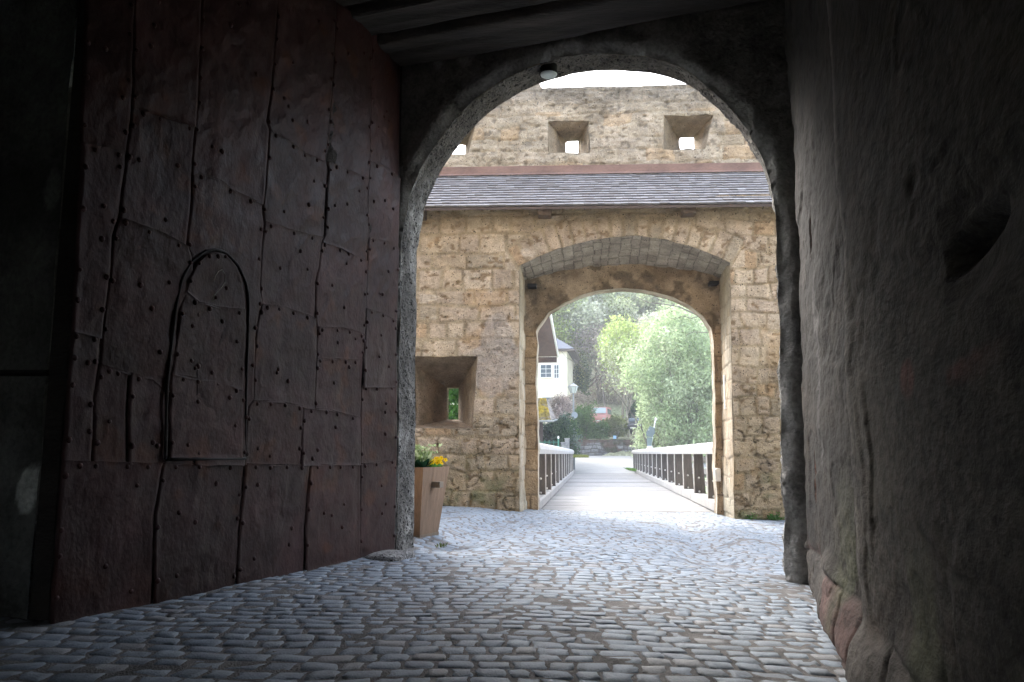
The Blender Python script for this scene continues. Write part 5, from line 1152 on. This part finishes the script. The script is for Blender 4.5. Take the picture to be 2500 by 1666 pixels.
# ------------------------------------------------------------------ planter and flowers
pc = on_z(1024, 1325, .05)
pz = .055; ph = .80
def pl(a, d, z, g): return gp(0, 0, 0) * 0 + np.array([pc[0] - GE[0] * a + GN[0] * d, pc[1] - GE[1] * a + GN[1] * d, z])
pt = thing('planter', 'tall tapered brown wooden planter leaning by the arch jamb', 'planter', (float(pc[0]), float(pc[1]), pz))
def box8(b, lo, hi, z0, z1, col):
    V = [pl(a, d, z0, 0) for (a, d) in lo] + [pl(a, d, z1, 0) for (a, d) in hi]
    b.add(np.array(V), [(0, 1, 2, 3), (7, 6, 5, 4), (0, 4, 5, 1), (1, 5, 6, 2), (2, 6, 7, 3), (3, 7, 4, 0)], col)
lo = lambda g: [(-g, -g), (.36 + g, -g), (.36 + g, .40 + g), (-g, .40 + g)]
b = MB(); 
ts_ = .018
fronts = [((0, 0), (.36, 0)), ((.36, 0), (.36, .46)), ((.36, .46), (0, .46)), ((0, .46), (0, 0))]
cx, cy = .18, .23
def ex(a, d, g): return (cx + (a - cx) * g, cy + (d - cy) * g)
ot, ob = 1.48, 1.0
for (p0_, p1_) in fronts:
    O0, O1 = ex(*p0_, ob), ex(*p1_, ob); T0_, T1_ = ex(*p0_, ot), ex(*p1_, ot); I0, I1 = ex(*p0_, ob - .1), ex(*p1_, ob - .1); J0, J1 = ex(*p0_, ot - .11), ex(*p1_, ot - .11)
    V = [pl(*O0, pz + .03, 0), pl(*O1, pz + .03, 0), pl(*T1_, pz + ph, 0), pl(*T0_, pz + ph, 0), pl(*I0, pz + .03, 0), pl(*I1, pz + .03, 0), pl(*J1, pz + ph, 0), pl(*J0, pz + ph, 0)]
    pk_ = np.array((.31, .197, .125)) * r.uniform(.85, 1.1); b.add(np.array(V), [(0, 1, 2, 3), (7, 6, 5, 4), (3, 2, 6, 7), (0, 4, 5, 1)], np.array([pk_ * (.62 if i_ in (0, 1, 4, 5) else 1) for i_ in range(8)]))
b.build('box', M['wood'], pt)
b = MB(); box8(b, [ex(*q_, 1.03) for q_ in ((0, 0), (.36, 0), (.36, .46), (0, .46))], [ex(*q_, 1.06) for q_ in ((0, 0), (.36, 0), (.36, .46), (0, .46))], pz - .0, pz + .07, (.16, .125, .09)); b.build('plinth', M['wood'], pt)
b = MB(); mid = ex(0, .2, 1.30); pax = np.array([[GE[0], GE[1], 0], [GN[0], GN[1], 0], [0, 0, 1]]); b.box(pl(mid[0] - .05, mid[1] + .0, pz + ph * .76, 0), .13, .10, .065, pax, (.21, .17, .13), .005); b.build('handle', M['wood'], pt)
b = MB(); q_ = [ex(*q2, ot - .12) for q2 in ((0, 0), (.36, 0), (.36, .46), (0, .46))]; b.add(np.array([pl(*w, pz + ph - .04, 0) for w in q_]), [(0, 1, 2, 3)], (.03, .022, .016)); b.build('soil', M['earth'], pt)
r = rs(121)
def flower(mb, c, n, rad):
    n = np.array(n, float); n /= np.linalg.norm(n); u = np.cross(n, [0, 0, 1.0]); u /= np.linalg.norm(u); w = np.cross(n, u)
    for k in range(5):
        a = k * 2 * math.pi / 5 + .3; d = u * math.cos(a) + w * math.sin(a); e = np.cross(n, d)
        V = [c + n * .004, c + d * rad * .55 + e * rad * .42 + n * rad * .15, c + d * rad + n * rad * .05, c + d * rad * .55 - e * rad * .42 + n * rad * .15]
        mb.add(np.array(V), [(0, 1, 2), (0, 2, 3)], mix((.72, .42, .01), (.80, .58, .02), r.uniform()))
    mb.ball(c + n * .006, rad * .16, 6, 4, (.30, .12, .01))
def leafy(mb, c, n, L, cols, wid=.45, out=.6):
    for k in range(n):
        a = r.uniform(0, 6.28); d = np.array([math.cos(a) * out, math.sin(a) * out, r.uniform(.4, 1.3)]); d /= np.linalg.norm(d); s = np.cross(d, [0, 0, 1.0]); s /= np.linalg.norm(s) + 1e-9; l_ = L * r.uniform(.6, 1.2)
        b0 = c + np.array([r.normal(0, .025), r.normal(0, .025), 0]); mdl = b0 + d * l_ * .55; tp = b0 + d * l_ + np.array([0, 0, -.15 * l_])
        mb.add(np.array([b0, mdl + s * l_ * wid * .5, tp, mdl - s * l_ * wid * .5]), [(0, 1, 2), (0, 2, 3)], np.array(cols[r.randint(len(cols))]) * r.uniform(.75, 1.2))
top = pz + ph - .03
spots_f = [(1043, 9.05), (1052, 9.18), (1061, 9.3), (1071, 9.45), (1037, 9.2)]
plabels = ['orange yellow pansy plant at the near corner of the planter', 'second yellow pansy plant along the planter rim', 'third yellow pansy plant along the planter rim', 'yellow pansy plant at the far end of the planter', 'yellow pansy plant in the middle of the planter beside dark leaves']
for k, (a_, d_) in enumerate(spots_f):
    base = at(a_, 1150, d_); base[2] = top; t = thing('pansy', plabels[k], 'flower', tuple(base), 'yellow pansies in the planter')
    b = MB(); leafy(b, base, 16, .10, [(.05, .14, .03), (.08, .2, .04), (.12, .26, .06)]); b.build('leaves', M['leaf'], t)
    b = MB(); hgt = [.06, .08, .09, .07, .13][k]
    for j in range(5): flower(b, base + np.array([r.normal(0, .045), r.normal(0, .045), hgt + r.uniform(-.02, .05)]), (r.normal(.35, .3), r.normal(-.8, .3), r.normal(.5, .2)), r.uniform(.024, .034))
    b.build('blossoms', M['petal'], t)
base = at(1023, 1150, 9.06); base[2] = top; t = thing('dusty_green_plant', 'pale green feathery plant standing highest in the planter', 'plant', tuple(base)); b = MB(); leafy(b, base, 150, .25, [(.30, .38, .20), (.22, .32, .12), (.40, .46, .28)], .28, .45)
for k in range(40):
    a = r.uniform(0, 6.28); e = base + np.array([math.cos(a) * r.uniform(.02, .2), math.sin(a) * r.uniform(.02, .2), r.uniform(.08, .26)]); leafy(b, e, 8, .06, [(.34, .42, .22), (.42, .48, .3), (.24, .33, .14)], .4, .8)
b.build('leaves', M['leaf'], t)
base = at(1031, 1150, 8.98); base[2] = top; t = thing('dark_leafed_plant', 'dark green broad leaved plant at the front of the planter', 'plant', tuple(base)); b = MB(); leafy(b, base, 26, .17, [(.02, .06, .03), (.03, .085, .04), (.05, .11, .07)], .42, .8); b.build('leaves', M['leaf'], t)
# weeds by the far wall and in the gutter
for (nm, lb, uu, n_, hgt) in (('weed', 'green weeds growing at the foot of the right facade pier', 4.35, 26, .10), ('weed', 'small weed tuft at the base beside the niche corner', 3.95, 12, .07)):
    cpt = fp(uu, -.06, 0); cpt[2] = float(gz(cpt[0], cpt[1])); b = MB()
    for k in range(n_): leafy(b, cpt + np.array([r.normal(0, .06), r.normal(0, .03), abs(r.normal(0, .04))]), 3, hgt, [(.06, .15, .03), (.09, .2, .045)], .4, .8)
    tag(b.build(nm, M['leaf']), lb, 'weed')
cpt = on_z(1078, 1338, .05); b = MB()
for k in range(8): leafy(b, cpt + np.array([r.normal(0, .02), r.normal(0, .02), 0]), 3, .07, [(.12, .16, .05)], .2, .5)
tag(b.build('weed', M['leaf']), 'dry weed sprouting between cobbles in front of the planter', 'weed')

# ------------------------------------------------------------------ air
m = bpy.data.materials.new('haze'); m.use_nodes = True; nt = m.node_tree; nt.nodes.clear(); out = N(nt, 'ShaderNodeOutputMaterial'); pv = N(nt, 'ShaderNodeVolumePrincipled')
pv.inputs['Color'].default_value = (.93, .95, 1, 1); pv.inputs['Density'].default_value = HAZE; nt.links.new(pv.outputs[0], out.inputs['Volume'])
b = MB(); b.box((0, 400, 50), 1440, 960, 130); hz = b.build('haze', m); tag(hz, 'thin pale spring haze in the air over the whole scene', 'haze', kind='stuff')
# ------------------------------------------------------------------ light, sky, camera
EL, AZ = R(40), R(-24)                                            # soft sun behind thin cloud, beyond the bridge to the left
sd = np.array([math.sin(AZ) * math.cos(EL), math.cos(AZ) * math.cos(EL), math.sin(EL)])
L = bpy.data.lights.new('sun', 'SUN'); L.energy = .55; L.angle = R(25); L.color = (1, .96, .90)
so = bpy.data.objects.new('sun', L); COL.objects.link(so)
from mathutils import Vector
so.rotation_euler = Vector(-sd).to_track_quat('-Z', 'Y').to_euler(); so.location = (0, 30, 40)
w = bpy.data.worlds.new('World'); scene.world = w; w.use_nodes = True; nt = w.node_tree
bg = nt.nodes['Background']; sky = nt.nodes.new('ShaderNodeTexSky'); sky.sky_type = 'NISHITA'; sky.sun_disc = False; sky.sun_elevation = EL; sky.sun_rotation = AZ
sky.air_density = 1.0; sky.dust_density = 3.0; sky.ozone_density = 1.0
hsv = nt.nodes.new('ShaderNodeHueSaturation'); hsv.inputs['Saturation'].default_value = .55
nt.links.new(sky.outputs[0], hsv.inputs['Color']); nt.links.new(hsv.outputs[0], bg.inputs[0]); bg.inputs[1].default_value = .15
cam = bpy.data.cameras.new('camera'); cam.sensor_width = 36; cam.lens = FPX / 2500 * 36; cam.clip_start = .05; cam.clip_end = 2500
co = bpy.data.objects.new('camera', cam); COL.objects.link(co); co.location = CAM; co.rotation_euler = (R(98), 0, 0); scene.camera = co
vs_ = scene.view_settings; vs_.view_transform = 'Standard'; vs_.look = 'None'; vs_.gamma = 1; vs_.exposure = 3.2
scene.render.engine = 'CYCLES'; cy = scene.cycles; cy.use_denoising = True; cy.max_bounces = 10; cy.diffuse_bounces = 6; cy.glossy_bounces = 3; cy.transmission_bounces = 4; cy.sample_clamp_indirect = 6
